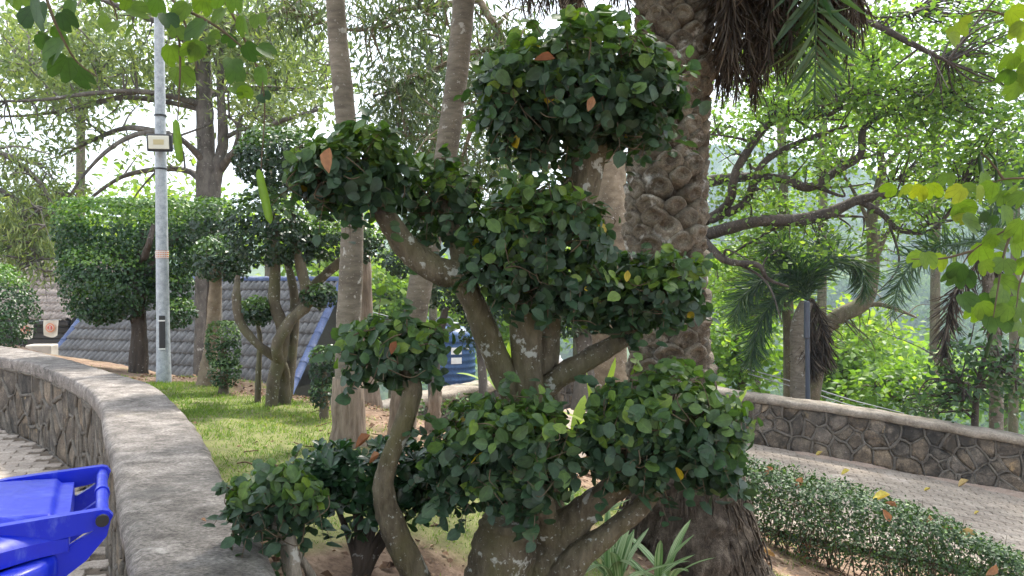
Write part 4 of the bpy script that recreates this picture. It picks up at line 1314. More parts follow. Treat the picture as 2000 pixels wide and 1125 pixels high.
tpart('stump', [(955, 1290, 2.62), (965, 1150, 2.60), (985, 1060, 2.58), (996, 1018, 2.57)], [78, 66, 56, 52], 18)
m = MB(); c = P(996, 1016, 2.57); lathe(m, c, [(.098, -.022), (.104, -.008), (.10, .006), (.085, .010), (.0, .012)], 18); part('stump_cut', m, M['topbark'], top_tree)
tpart('stem', [(1035, 1290, 2.66), (1015, 1120, 2.64), (1022, 1010, 2.63), (1045, 900, 2.66)], [55, 40, 30, 24])
tpart('trunk', [(1040, 1290, 2.80), (1042, 1100, 2.79), (1040, 900, 2.78), (1030, 740, 2.76), (1032, 600, 2.75), (1070, 480, 2.74), (1135, 370, 2.75), (1152, 270, 2.74), (1150, 190, 2.72)], [48, 40, 36, 33, 32, 30, 34, 34, 20], 16)
tpart('stem', [(1085, 1250, 2.9), (1075, 950, 2.88), (1066, 760, 2.86), (1070, 600, 2.85), (1090, 500, 2.8)], [30, 28, 26, 26, 15])
tpart('branch', [(1035, 830, 2.77), (1000, 765, 2.76), (955, 665, 2.74), (918, 580, 2.72), (900, 540, 2.70), (850, 525, 2.68), (800, 490, 2.66), (765, 440, 2.64), (730, 390, 2.62), (680, 350, 2.6)], [20, 25, 25, 24, 27, 26, 25, 23, 17, 9], 14)
tpart('branch', [(905, 545, 2.72), (900, 500, 2.78), (880, 440, 2.84), (860, 380, 2.88)], [24, 20, 16, 9])
tpart('branch', [(1050, 770, 2.80), (1095, 735, 2.80), (1160, 695, 2.82), (1230, 652, 2.84), (1275, 600, 2.82)], [20, 22, 20, 17, 8])
tpart('branch', [(1000, 1280, 2.70), (1050, 1130, 2.68), (1100, 1045, 2.66), (1150, 990, 2.62), (1210, 945, 2.58), (1280, 880, 2.54)], [70, 58, 42, 30, 26, 12], 14)
tpart('branch', [(1090, 1065, 2.66), (1060, 1010, 2.62), (1055, 960, 2.56), (1030, 890, 2.5)], [36, 30, 22, 12], 14)
tpart('branch', [(1060, 1230, 2.60), (1110, 1110, 2.58), (1190, 1040, 2.56), (1258, 985, 2.54), (1310, 900, 2.52)], [40, 30, 22, 19, 9], 12)
tpart('stem', [(850, 1260, 2.56), (815, 1130, 2.55), (775, 1050, 2.53), (750, 970, 2.52), (757, 910, 2.51), (790, 820, 2.50), (805, 750, 2.50), (780, 690, 2.5)], [38, 27, 25, 22, 19, 20, 18, 9], 14)
# ---- small clipped tree by the wall with a gnarled pale stem
b0 = P(575, 1180, 2.30); b0[2] = gz(b0[0], b0[1])
t2 = thing('topiary_tree', 'little clipped tree with gnarled whitish stem leaning over the cement cap', 'tree', b0)
lm2 = []
for k in range(10):
    t = MB(); scatter(t, OVAL if k % 2 else OVAL2, np.zeros((1, 3)), np.eye(3)[None], 1.0, [.05, .18, .3, .42, .5, .58, .66, .78, .88, .93][k]); lm2.append(t.mesh('leaf', M['topleaf'], (0, 0, 0)))
pads(t2, [(535, 975, 2.34, 82, 66), (490, 985, 2.30, 45, 55), (590, 990, 2.33, 42, 48)], 110, M['topleaf'], (OVAL, OVAL2), (.034, .058), lm2, M['twig'], per_area=1900, young=.95)
tpart('stem', [(585, 1230, 2.30), (572, 1120, 2.31), (562, 1060, 2.32), (540, 1030, 2.33), (535, 980, 2.34)], [17, 15, 16, 13, 6], 12, 7, .28, 'whitebark', t2)
tpart('stem', [(640, 1200, 2.42), (600, 1110, 2.40), (566, 1060, 2.36)], [9, 8, 6], 8, 6, .2, 'whitebark', t2)

# ---- dark glossy rosette shrub behind it
b0 = P(700, 1130, 2.72); b0[2] = gz(b0[0], b0[1])
t3 = thing('shrub', 'dark glossy shrub with leaves in rosettes under the bent stem', 'shrub', b0)
pos_, fr_, s_l, r_l = [], [], [], []
for (px, py, Y, rx, ry) in ((705, 925, 2.72, 105, 62), (800, 930, 2.75, 82, 62), (640, 940, 2.68, 60, 60), (740, 985, 2.70, 90, 50), (850, 960, 2.82, 50, 45)):
    c = P(px, py, Y); rad = np.array([SZ(rx, Y), SZ(rx, Y) * .8, SZ(ry, Y)])
    ps, fr, h = shell(c, rad, 62, 2.2, (.5, 1.0), None, .1, .6, .7, .35, .2)
    for p_, f_ in zip(ps, fr):
        ax = f_[:, 2]; k = rng.integers(6, 10)
        for q in range(k):
            a = q * 2.4 + rng.uniform(0, .5); el = rng.uniform(.25, .9)
            side = math.cos(a) * f_[:, 0] + math.sin(a) * f_[:, 1]
            tip = unit(side * math.cos(el) + ax * math.sin(el)); nr = unit(ax * math.cos(el) - side * math.sin(el))
            pos_.append(p_); fr_.append(frames(nr[None], tip[None])[0]); s_l.append(rng.uniform(.035, .066)); r_l.append(rng.random() * .8 + (.2 if h.max() > 0 and rng.random() < .12 else 0))
pos_, fr_, s_l, r_l = np.array(pos_), np.array(fr_), np.array(s_l), np.clip(np.array(r_l), 0, 1)
mo = []
for k in range(5):
    t = MB(); scatter(t, OBOV, np.zeros((1, 3)), np.eye(3)[None], 1.0, [.1, .3, .5, .7, .95][k]); mo.append(t.mesh('leaf', M['darkleaf'], (0, 0, 0)))
sc = np.abs((fr_[:, :, 2] * unit(np.array([0, 0, CAMZ]) - pos_)).sum(1)) * s_l * (pos_[:, 1] < 2.72)
pick = np.argsort(-sc)[:260]
for q in pick: inst('leaf', mo[min(int(r_l[q] * 5), 4)], t3, pos_[q], fr_[q], s_l[q])
idx = np.setdiff1d(np.arange(len(pos_)), pick)
m = MB(); scatter(m, OBOV, pos_[idx], fr_[idx], s_l[idx], r_l[idx]); part('foliage', m, M['darkleaf'], t3, kind='stuff')
m = MB()
for (px, py) in ((640, 950), (700, 930), (760, 920), (800, 950), (850, 960), (690, 980), (730, 960)):
    limb(m, [(700 + rng.uniform(-10, 10), 1150, 2.72), (705 + (px - 705) * .3, 1060, 2.72), (px, py, 2.72)], [12, 8, 4], 6, 5, .2)
part('stem', m, M['darkbark'], t3)

# ---- the old date palm
def trunk_axis(py):
    xs_ = np.interp(py, [-400, 0, 250, 450, 700, 900, 1130], [1330, 1318, 1306, 1298, 1306, 1330, 1345]); return P(xs_, py, 4.25)
pb = P(1345, 1110, 4.25); pb[2] = gz(pb[0], pb[1])
palm = thing('date_palm', 'massive old date palm with knobbly leaf bases and hanging dead fronds', 'palm', pb)
m = MB()
pys = np.linspace(880, -330, 60); ax_ = np.array([trunk_axis(y) for y in pys])
tube(m, ax_, .155, 24, .03); part('trunk', m, M['rootfib'], palm)  # darker root material on the core paints shade between the leaf bases
m = MB()
pys = np.linspace(1190, 640, 34); ax2 = np.array([trunk_axis(y) for y in pys])
rf = np.interp(pys, [640, 720, 800, 900, 980, 1050, 1110, 1190], [.18, .205, .24, .29, .34, .40, .46, .54])
tube(m, ax2, rf, 40, .16, freq=3); part('root_flare', m, M['rootfib'], palm)
m = MB()                                          # loose aerial roots on the flare
for k in range(340):
    a = rng.uniform(math.pi, 2 * math.pi); t = rng.random(); py = 760 + 350 * t
    c = trunk_axis(py); rad = np.interp(py, [640, 720, 800, 900, 980, 1050, 1110, 1190], [.18, .205, .24, .29, .34, .40, .46, .54]) * rng.uniform(.98, 1.10)
    p0 = c + np.array([math.cos(a), math.sin(a), 0]) * rad
    d = np.array([math.cos(a) * .35 + rng.normal() * .2, math.sin(a) * .35, -1]); ln = rng.uniform(.04, .16)
    tube(m, spline([p0, p0 + d * ln * .5 + rng.normal(size=3) * .008, p0 + d * ln], 3), [.006, .005, .002], 4, 0, False)
part('aerial_roots', m, M['rootfib'], palm, kind='stuff')
def stub_mesh(seed, mat):
    r0 = np.random.default_rng(seed)
    th_ = np.linspace(0, 2 * math.pi, 10, endpoint=False)
    def ring(w, h, z, dy=0): return np.stack([w * np.sign(np.cos(th_)) * np.abs(np.cos(th_)) ** 1.15, h * np.sign(np.sin(th_)) * np.abs(np.sin(th_)) ** 1.2 + dy, z + 0 * th_ + r0.normal(size=10) * .03], -1)
    rings_ = [ring(.50, .50, -.35), ring(.51, .50, .20), ring(.46, .43, .40, .02), ring(.33, .28, .50, .05), ring(.16, .12, .42 - r0.uniform(0, .10), .06)]
    G = np.concatenate(rings_); G[:, 2] += G[:, 1] * .28
    t = MB(); i = np.arange(4)[:, None] * 10; j = np.arange(10)[None]
    t.add(G, np.stack([i + j, i + (j + 1) % 10, i + 10 + (j + 1) % 10, i + 10 + j], -1).reshape(-1, 4)); t.add(G[40:], np.arange(10)[None])
    return t.mesh('leaf_base', mat, (0, 0, 0))
stubs = [stub_mesh(k, M['stub']) for k in range(6)]
nring = 8
rowh = .074
z0, z1 = trunk_axis(760)[2], trunk_axis(-150)[2]
nrow = int((z1 - z0) / rowh)
for r_ in range(nrow):
    z = z0 + r_ * rowh; py = 562.5 - (z - CAMZ) / 4.25 * FPX - 25
    c = trunk_axis(py); c[2] = z
    sc_ = np.interp(r_ / nrow, [0, .35, .7, 1], [1.12, 1.0, 1.0, .95])
    for k in range(nring):
        a = (k + .5 * (r_ % 2)) * 2 * math.pi / nring + rng.normal() * .05 + r_ * .06
        if math.sin(a) > .45: continue
        out = np.array([math.cos(a), math.sin(a), 0]); n = unit(out + np.array([0, 0, .16]) + rng.normal(size=3) * .10)
        upv = np.array([0, 0, 1.0])
        inst('leaf_base', stubs[rng.integers(6)], palm, c + out * .155 + np.array([0, 0, rng.normal() * .008]), frames(n[None], upv[None])[0], np.array([.148, .126, .150]) * sc_ * rng.uniform(.88, 1.12))
def frond(mb, path, leaflets, ln, width, ang, droop, both=True, planar=True, rnd=(0, 1), rach=.012, rough_=.15, tipf=.35, three=False):
    path = resample(np.asarray(path), 40); n = leaflets
    T = unit(np.gradient(path, axis=0))
    tube(mb, path, np.linspace(rach, rach * .25, 40), 5, 0, False, rnd=np.mean(rnd))
    pos, fr, s = [], [], []
    side0 = unit(np.cross(T, np.array([0, 0, 1.0]) + rng.normal(size=3) * .05))
    for k in range(n):
        t = (k + .5) / n; u = .04 + t * .95
        p = np.array([np.interp(u, np.linspace(0, 1, 40), path[:, q]) for q in range(3)])
        i_ = int(u * 39); d = T[i_]; sd = side0[i_]; up_ = np.cross(sd, d)
        if three:
            a = rng.uniform(0, 2 * math.pi); v = sd * math.cos(a) + up_ * math.sin(a); sds = [v, -v]
        else:
            sds = [sd, -sd]
        for v in sds:
            q = unit(v * math.sin(ang) + d * math.cos(ang) + np.array([0, 0, -droop]) + up_ * (.0 if planar else .25) + rng.normal(size=3) * rough_)
            nr = unit(np.cross(q, d) + rng.normal(size=3) * .3)
            pos.append(p); fr.append(frames(nr[None], q[None])[0]); s.append(ln * math.sin(math.pi * (.12 + .80 * t)) ** .6 * rng.uniform(.8, 1.1) * (1 if t < .85 else 1 - (t - .85) * 2))
    tpl = strip_leaf([0, .15, .6, 1], [0, width * .8, width, 0], .25, .12)
    scatter(mb, tpl, np.array(pos), np.array(fr), np.array(s), rng.uniform(rnd[0], rnd[1], len(pos)))
crown = trunk_axis(-330)
def hang(px0, px_, Y0, Y_, pyend, n, ln, lab=None):
    a = crown + np.array([0, 0, .1]); b = P(px_ * .75 + px0 * .25, -190, (Y0 + Y_) / 2 + 0); c = P(px_, -60, Y_); d = P(px_ + rng.normal() * 12, pyend - SZ(0, 1) - 60, Y_)
    m = MB(); frond(m, spline([a, b, c, d], 8), n, ln, .022, .35, .9, rnd=(0, 1), rach=.014, rough_=.14)
    part('dead_frond', m, M['deadfrond'], palm)
for k in range(30):
    px_ = rng.uniform(1400, 1505) if k < 22 else rng.uniform(1490, 1545)
    hang(1330, px_, 4.25, rng.uniform(3.85, 4.7), rng.uniform(200, 285) if px_ < 1495 else rng.uniform(140, 225), 95, .30)
for k in range(20):
    hang(1330, rng.uniform(1600, 1690), 4.25, rng.uniform(3.9, 4.9), rng.uniform(130, 200), 70, .28)
for k in range(20):
    hang(1330, rng.uniform(1010, 1235), 4.25, rng.uniform(3.9, 4.8), rng.uniform(60, 110), 70, .26)
hang(1330, 880, 4.25, 4.6, 45, 30, .22); hang(1330, 1960, 4.25, 4.3, 20, 30, .22)
for (px_, pyend, Y_) in ((1588, 215, 3.8), (1550, 160, 4.1)):
    m = MB(); frond(m, spline([crown, P(px_ - 60, -260, 4.1), P(px_, -120, Y_), P(px_ + 4, pyend, Y_)], 8), 74, .36, .042, .72, .02, rnd=(.4, 1), rach=.012, rough_=.03)
    part('frond', m, M['frond'], palm)
for k in range(22):  # unseen upper part of the crown, put in for overhead shade
    a = k * 2.4; el = rng.uniform(.1, 1.1); L_ = rng.uniform(2.2, 3.0)
    d = np.array([math.cos(a), math.sin(a), 0])
    m = MB(); frond(m, spline([crown, crown + d * L_ * .35 + [0, 0, .9 * math.sin(el)], crown + d * L_ * .75 + [0, 0, .95 * math.sin(el)], crown + d * L_ + [0, 0, .3 * math.sin(el) - .2]], 8), 55, .42, .032, .85, .15, rnd=(.1, .9), rach=.02)
    part('frond', m, M['frond'], palm)

# ---- slim palms on the lawn
def slim_palm(lab, pts, r, foot, Y, crown_h=1.2):
    p = np.array([P(*q, Y) if len(q) == 2 else P(*q) for q in pts])
    base = p[-1].copy(); base[2] = gz(base[0], base[1])
    o = thing('slim_palm', lab, 'palm', base, 'slim palms on the lawn')
    path = spline(np.vstack([p, base - [0, 0, .15]]), 10)
    rad = np.interp(np.linspace(0, 1, len(path)), np.linspace(0, 1, len(r)), [SZ(q, Y) for q in r])
    i_ = np.arange(len(path)); rad = rad * (1 + .004 * np.sin(i_ * 2.2))
    m = MB(); tube(m, path, rad, 16, .035); part('trunk', m, M['palmbark'], o)
    m = MB(); fp = np.array([base + [0, 0, z] for z in np.linspace(-.1, foot, 12)]); 
    ax0 = np.array([[np.interp(z, path[::-1, 2], path[::-1, k]) for k in range(3)] for z in fp[:, 2]])
    tube(m, ax0, np.interp(np.linspace(0, 1, 12), [0, .4, 1], [1.35, 1.12, 1.03]) * rad[-6], 18, .10); part('boot', m, M['palmbase'], o)
    top_ = path[0]
    for k in range(11):  # small crown above the view, added for shading
        a = k * 2.4 + rng.uniform(0, .4); L_ = rng.uniform(1.5, 2.0); d = np.array([math.cos(a), math.sin(a), 0]); e_ = rng.uniform(.2, 1.2)
        m = MB(); frond(m, spline([top_, top_ + d * L_ * .3 + [0, 0, .5 * e_ + .2], top_ + d * L_ * .75 + [0, 0, .4 * e_], top_ + d * L_ + [0, 0, -.5 + .3 * e_]], 6), 34, .40, .035, .9, .35, rnd=(.1, .9), rach=.016)
        part('frond', m, M['frond'], o)
slim_palm('upright slim palm trunk standing on the lawn by the grey roof', [(640, -420), (655, 0), (672, 200), (688, 380), (686, 520), (680, 660), (680, 852)], [13, 18, 20, 20, 23, 24, 27, 30], .42, 4.65)
slim_palm('leaning slim palm trunk rising behind the bent branch', [(925, -420), (906, 0), (880, 240), (850, 420), (820, 560), (800, 700), (785, 838)], [15, 21, 22, 23, 23, 22, 25, 26], .38, 4.95)
# stumps and trunks standing behind
def simple_trunk(name, lab, cat, pts, r, mat, lump=.14, group=None):
    p = [P(*q) for q in pts]; base = p[0].copy()
    o = thing(name, lab, cat, base, group)
    m = MB(); limb(m, pts, r, 14, 7, lump); part('trunk', m, M[mat], o)
    return o

# ---- clipped trees at the back of the lawn
def clipped(lab, base_px, limbs_, pads_, mat, per_area, size, tpls=(SMALL,), name='topiary_tree', bark='olivebark', p=2.2, depth=(.6, 1.02), Y=None, group='clipped trees at the back of the lawn'):
    b = P(*base_px); 
    o = thing(name, lab, 'tree' if name == 'topiary_tree' else 'shrub', b, group)
    for k, (pts, r) in enumerate(limbs_):
        m = MB(); limb(m, pts, r, 12, 7, .14); part('trunk' if k == 0 else 'branch', m, M[bark], o)
    for (px, py, Y_, rx, ry, *o_) in pads_:
        pw = o_[0] if o_ else p; dens = o_[1] if len(o_) > 1 else 1
        c = P(px, py, Y_); a, b_ = SZ(rx, Y_), SZ(ry, Y_); rad = np.array([a, (a + b_) / 2 if pw < 3 else a * .55, b_])
        area = 4 * math.pi * ((a * b_ + a * rad[1] + b_ * rad[1]) / 3)
        n = int(per_area * area * dens)
        pos, fr, h = shell(c, rad, n, pw, depth if pw < 3.2 else (.80, 1.0), 4.0 if pw > 3 else None, .055 if pw < 3 else .02, .8, .5, .55, .35)
        s = rng.uniform(size[0], size[1], len(pos))
        r_ = rng.random(len(pos)) * .7; y = (h / b_ + rng.normal(size=len(pos)) * .12 > .86); r_[y] = rng.uniform(.7, 1, y.sum())
        mbf = MB()
        for k, t in enumerate(tpls): scatter(mbf, t, (pos - fr[:, :, 1] * (s * .5)[:, None])[k::len(tpls)], fr[k::len(tpls)], s[k::len(tpls)], r_[k::len(tpls)])
        tw = MB(); twigs(mbf, c, rad, 20, .006)
        part('crown', mbf, M[mat], o, kind='stuff')
    return o
Yt = 5.75
clipped('clipped tree with intertwined stems and dark balls of leaves beside the grey roof', (543, 790, Yt),
        [([(530, 800, Yt), (535, 740, Yt), (548, 690, Yt), (552, 640, Yt), (535, 590, Yt), (538, 520, Yt), (540, 420, Yt)], [12, 12, 13, 13, 12, 10, 6]),
         ([(556, 800, Yt + .1), (555, 730, Yt + .1), (540, 680, Yt - .1), (565, 630, Yt - .1), (600, 590, Yt), (590, 530, Yt), (578, 480, Yt), (570, 400, Yt)], [12, 11, 12, 11, 11, 10, 8, 5]),
         ([(542, 700, Yt), (500, 670, Yt - .1), (470, 630, Yt - .1), (462, 580, Yt - .1), (464, 540, Yt)], [11, 8, 8, 8, 5]),
         ([(550, 670, Yt + .1), (580, 600, Yt + .2), (610, 560, Yt + .3), (660, 515, Yt + .3), (700, 480, Yt + .3)], [10, 8, 8, 9, 5]),
         ([(560, 780, Yt + .15), (575, 640, Yt + .2), (572, 560, Yt + .2), (550, 480, Yt + .2)], [10, 9, 8, 5])],
        [(545, 312, Yt + .1, 84, 66, 2.2, 1.7), (518, 445, Yt - .1, 78, 76, 2.2, 1.3), (580, 470, Yt + .1, 48, 50), (645, 468, Yt + .3, 66, 44), (715, 475, Yt + .3, 38, 42), (625, 578, Yt, 38, 26, 2.2, 1.3), (500, 608, Yt, 34, 30, 2.2, 1.3)],
        'smallleaf', 1500, (.030, .052))
clipped('clipped tree with one leaf ball on a straight trunk left of the twisted stems', (413, 745, 6.6), [([(405, 752, 6.6), (412, 680, 6.6), (418, 600, 6.6), (422, 540, 6.6), (430, 490, 6.6)], [22, 13, 12, 11, 7])],
        [(425, 505, 6.5, 50, 46), (410, 440, 6.9, 40, 50), (455, 510, 6.4, 34, 42)], 'smallleaf', 1500, (.032, .054), bark='redbark')
clipped('wide box clipped tree with flat top standing left behind the lamp post', (272, 738, 7.7),
        [([(268, 745, 7.7), (272, 660, 7.7), (270, 590, 7.7), (275, 520, 7.6), (285, 450, 7.6)], [19, 14, 13, 13, 8]), ([(272, 560, 7.65), (240, 510, 7.5), (200, 470, 7.6)], [10, 8, 5]), ([(275, 560, 7.65), (310, 500, 7.5), (350, 460, 7.6)], [10, 8, 5]), ([(276, 520, 7.6), (290, 480, 7.3), (300, 440, 7.4)], [8, 6, 4])],
        [(258, 472, 7.8, 130, 82, 9.0, 2.0), (218, 550, 7.6, 92, 80), (200, 590, 7.5, 55, 45), (345, 610, 7.6, 36, 32), (330, 560, 7.7, 45, 40)], 'boxleaf', 1700, (.030, .054), bark='darkbark')
clipped('box clipped tree set back right of the lamp post top hedge', (410, 700, 8.6), [([(410, 760, 8.6), (412, 600, 8.6), (415, 480, 8.6)], [12, 10, 7])], [(410, 450, 8.6, 42, 64, 5.0)], 'boxleaf', 1200, (.036, .06), bark='darkbark')
clipped('narrow columnar clipped shrub at the lawn edge before the grey roof', (437, 768, 6.2), [([(437, 775, 6.2), (438, 720, 6.2), (436, 660, 6.2)], [10, 7, 4])], [(436, 672, 6.2, 33, 46, 3.5), (440, 725, 6.2, 30, 36, 2.2, .55)], 'hedgeleaf', 4500, (.020, .036), name='shrub')
clipped('clipped shrub against the upright slim palm trunk', (632, 825, 5.3), [([(632, 830, 5.3), (633, 770, 5.3), (635, 720, 5.3)], [10, 7, 4])], [(635, 715, 5.3, 31, 42, 3.0), (632, 768, 5.3, 28, 30, 2.2, .6)], 'smallleaf', 3500, (.022, .04), name='shrub')
clipped('thin young clipped tree between the columnar shrub and the twisted stems', (503, 785, 5.9), [([(503, 785, 5.9), (505, 720, 5.9), (508, 660, 5.9), (500, 625, 5.9)], [6, 5.5, 5, 3])], [(498, 610, 5.95, 34, 26, 2.2, 1.2)], 'smallleaf', 1500, (.026, .044))
clipped('round clipped bush at the left edge above the wall', (-30, 700, 9.2), [([(-30, 720, 9.2), (-30, 640, 9.2)], [12, 8])], [(-25, 605, 9.2, 76, 92, 2.6)], 'boxleaf', 1500, (.034, .056), name='shrub')
clipped('clipped tree with dark crown behind the central trunk', (1140, 795, 6.6), [([(1135, 800, 6.6), (1142, 720, 6.6), (1140, 650, 6.6), (1130, 600, 6.6)], [22, 18, 16, 10])], [(1120, 610, 6.6, 90, 50), (1060, 620, 6.7, 50, 50), (1190, 600, 6.7, 60, 50)], 'smallleaf', 800, (.04, .065), bark='greybark')
clipped('dark clipped tree behind the leaning palm and the blue tank', (850, 700, 7.4), [([(848, 840, 7.2), (850, 700, 7.4), (870, 600, 7.4)], [13, 10, 7]), ([(945, 800, 7.3), (940, 700, 7.4), (925, 600, 7.4)], [10, 9, 6])], [(880, 560, 7.4, 62, 48), (800, 505, 7.4, 60, 40), (940, 600, 7.5, 50, 52), (930, 660, 7.6, 34, 30, 2.2, .5)], 'smallleaf', 900, (.04, .065), bark='greybark')
simple_trunk('bare_trunk', 'dark bare trunk standing close behind the upright slim palm', 'tree', [(735, 835, 6.6), (728, 780, 6.6), (718, 640, 6.6), (712, 500, 6.6), (708, 430, 6.6)], [26, 17, 11, 10, 8], 'palmbase')
simple_trunk('tree_stump', 'weathered grey stump right of the leaning palm foot', 'stump', [(846, 862, 5.4), (846, 820, 5.4), (850, 775, 5.4), (852, 752, 5.4)], [17, 15, 13, 10], 'palmbase', .2)

# ---- low shrubs in the middle ground and the shaded hedge
clipped('low pale shrub in the bed before the blue tank', (900, 840, 6.2), [([(900, 850, 6.2), (900, 800, 6.2)], [5, 3])], [(905, 805, 6.2, 60, 34, 2.2, .5), (800, 800, 6.3, 34, 26, 2.2, .5)], 'hedgeleaf', 1200, (.03, .05), name='shrub')
hp = [(1395, 945, 5.5), (1440, 950, 5.4), (1540, 978, 5.3), (1640, 1003, 5.2), (1750, 1038, 5.1), (1850, 1074, 5.0), (1950, 1122, 4.9), (2060, 1175, 4.8)]
hc = spline(np.array([P(*q) for q in hp]), 8) + np.array([0, 0, .02])
hb_ = hc[len(hc) // 2].copy(); hb_[2] = gz(hb_[0], hb_[1])
hedge = thing('clipped_hedge', 'low clipped hedge running down beside the sloping brick path', 'hedge', hb_)
m = MB(); N_ = 21000
t = rng.random(N_) * (len(hc) - 1); i_ = t.astype(int); f_ = (t - i_)[:, None]
cc = hc[i_] * (1 - f_) + hc[np.minimum(i_ + 1, len(hc) - 1)] * f_
u = rng.random(N_); a = rng.uniform(-.35, math.pi + .35, N_)
rad = .55 + .5 * np.sqrt(rng.random(N_))
wob = 1 + .15 * np.sin(t * 1.7) + .13 * np.sin(t * 3.9 + 1) + .08 * np.sin(t * 9.1)
off = np.stack([0 * a, np.sign(np.cos(a)) * np.abs(np.cos(a)) ** .55 * .34 * rad, np.sign(np.sin(a)) * np.abs(np.sin(a)) ** .45 * .17 * rad], 1) * wob[:, None]
low = rng.random(N_) < .40
off[low, 2] = rng.uniform(-.36, .0, low.sum()); off[low, 1] = rng.uniform(-.24, .24, low.sum())
pos = cc + off
outn = unit(np.stack([0 * a, np.cos(a), np.sin(a)], 1))
fr = frames(unit(outn * .6 + [0, 0, .5] + rng.normal(size=pos.shape) * .6), rand_dirs(N_))
scatter(m, SMALL, pos, fr, rng.uniform(.018, .036, N_), np.where(rng.random(N_) < .08, rng.uniform(.8, 1, N_), rng.random(N_) * .8))
part('foliage', m, M['hedgeleaf'], hedge, kind='stuff')
m = MB()
for k in range(170):
    q = rng.random() * (len(hc) - 1); c = hc[int(q)] + np.array([rng.uniform(-.06, .06), rng.uniform(-.2, .2), 0]); g = gz(c[0], c[1])
    tube(m, spline([[c[0] + rng.normal() * .04, c[1], g - .02], [c[0] + rng.normal() * .06, c[1] + rng.normal() * .04, (g + c[2]) / 2], c + rng.normal(size=3) * .06 + [0, 0, .1]], 3), [.005, .004, .0015], 4, 0, False)
part('stems', m, M['twig'], hedge, kind='stuff')

# ================================================================== background trees
def big_tree(name, lab, base, limbs_, puffs, leafmat, tpl, lsize, bark, per_cluster=16, spread=.30, droop=0.0, group=None, twig_r=.012, cat='tree', seg=8, sub=True, upn=.6):
    """limbs_: list of (pixel points with depth, radii in pixels); puffs: (px, py, Y, rx, ry, clusters, depth_m)"""
    base = np.asarray(base, float)
    o = thing(name, lab, cat, base, group)
    samples = []
    br = MB()
    for k, (pts, r) in enumerate(limbs_):
        m = MB()
        path = limb(m, pts, r, seg + 4 if k == 0 else seg, 6, .12)
        samples.append(path[len(path) // 4:] if k == 0 else path)
        part('trunk' if k == 0 else 'branch', m, M[bark], o)
        if sub and k > 0 and len(path) > 8:       # side branches
            for q in range(3):
                i_ = rng.integers(len(path) // 4, len(path) - 1); r_ = SZ(np.interp(i_ / len(path), np.linspace(0, 1, len(r)), r), path[i_, 1]) * .5
                d = unit(path[i_] - path[i_ - 1]); v = unit(d * .6 + rng.normal(size=3) * .6 + [0, 0, .25]); L_ = rng.uniform(.6, 1.5) * max(1, path[i_, 1] / 14)
                pp = spline([path[i_], path[i_] + v * L_ * .5 + rng.normal(size=3) * .1, path[i_] + v * L_ + rng.normal(size=3) * .2 + [0, 0, -.1]], 5)
                tube(br, pp, [r_, r_ * .6, r_ * .25], 6, .08); samples.append(pp)
    smp = np.vstack(samples)
    pos, fr, sz, rn = [], [], [], []
    for (px, py, Y, rx, ry, ncl, dep) in puffs:
        c = P(px, py, Y); rad = np.array([SZ(rx, Y), dep, SZ(ry, Y)])
        d = rand_dirs(ncl) * (rng.random(ncl) ** .42)[:, None]
        tone = rng.normal(size=ncl) * .13
        for q, tn in zip(c + d * rad, tone):
            s_ = smp[np.argmin(((smp - q) ** 2).sum(1) + rng.random(len(smp)) * .3)]
            mid = (s_ + q) / 2 + rng.normal(size=3) * .12 * np.linalg.norm(q - s_) + [0, 0, .08 * np.linalg.norm(q - s_)]
            pp = spline([s_, mid, q], 4)
            tube(br, pp, [twig_r * 1.6, twig_r, twig_r * .4], 4, 0, False)
            n = rng.poisson(per_cluster)
            if n == 0: continue
            off = rng.normal(size=(n, 3)) * spread * np.array([1, 1, .75])
            along = pp[rng.integers(len(pp) // 2, len(pp), n)] * .35 + q * .65
            p_ = along + off
            pos.append(p_)
            if droop > 0:
                tip = unit(np.array([0, 0, -droop]) + rng.normal(size=(n, 3)) * .45); nr = rand_dirs(n)
            else:
                tip = unit(off + rng.normal(size=(n, 3)) * .25 + [0, 0, -.08]); nr = unit(np.array([0, 0, upn]) + rng.normal(size=(n, 3)) * .5)
            fr.append(frames(nr, tip)); sz.append(rng.uniform(lsize[0], lsize[1], n)); rn.append(np.clip(.5 + tn + rng.normal(size=n) * .2, 0, 1))
    m = MB(); scatter(m, tpl, np.vstack(pos), np.concatenate(fr), np.concatenate(sz), np.concatenate(rn))
    part('crown', m, M[leafmat], o, kind='stuff')
    if br.n: part('twigs', br, M[bark], o, kind='stuff')
    return o
def gb(px, Y, z=None):
    p = P(px, 537, Y); p[2] = gz(p[0], Y) if z is None else z
    return p
def to_ground(px, Y):
    b = gb(px, Y); return (px, 562.5 - 25 - (b[2] - CAMZ) / Y * FPX, Y)
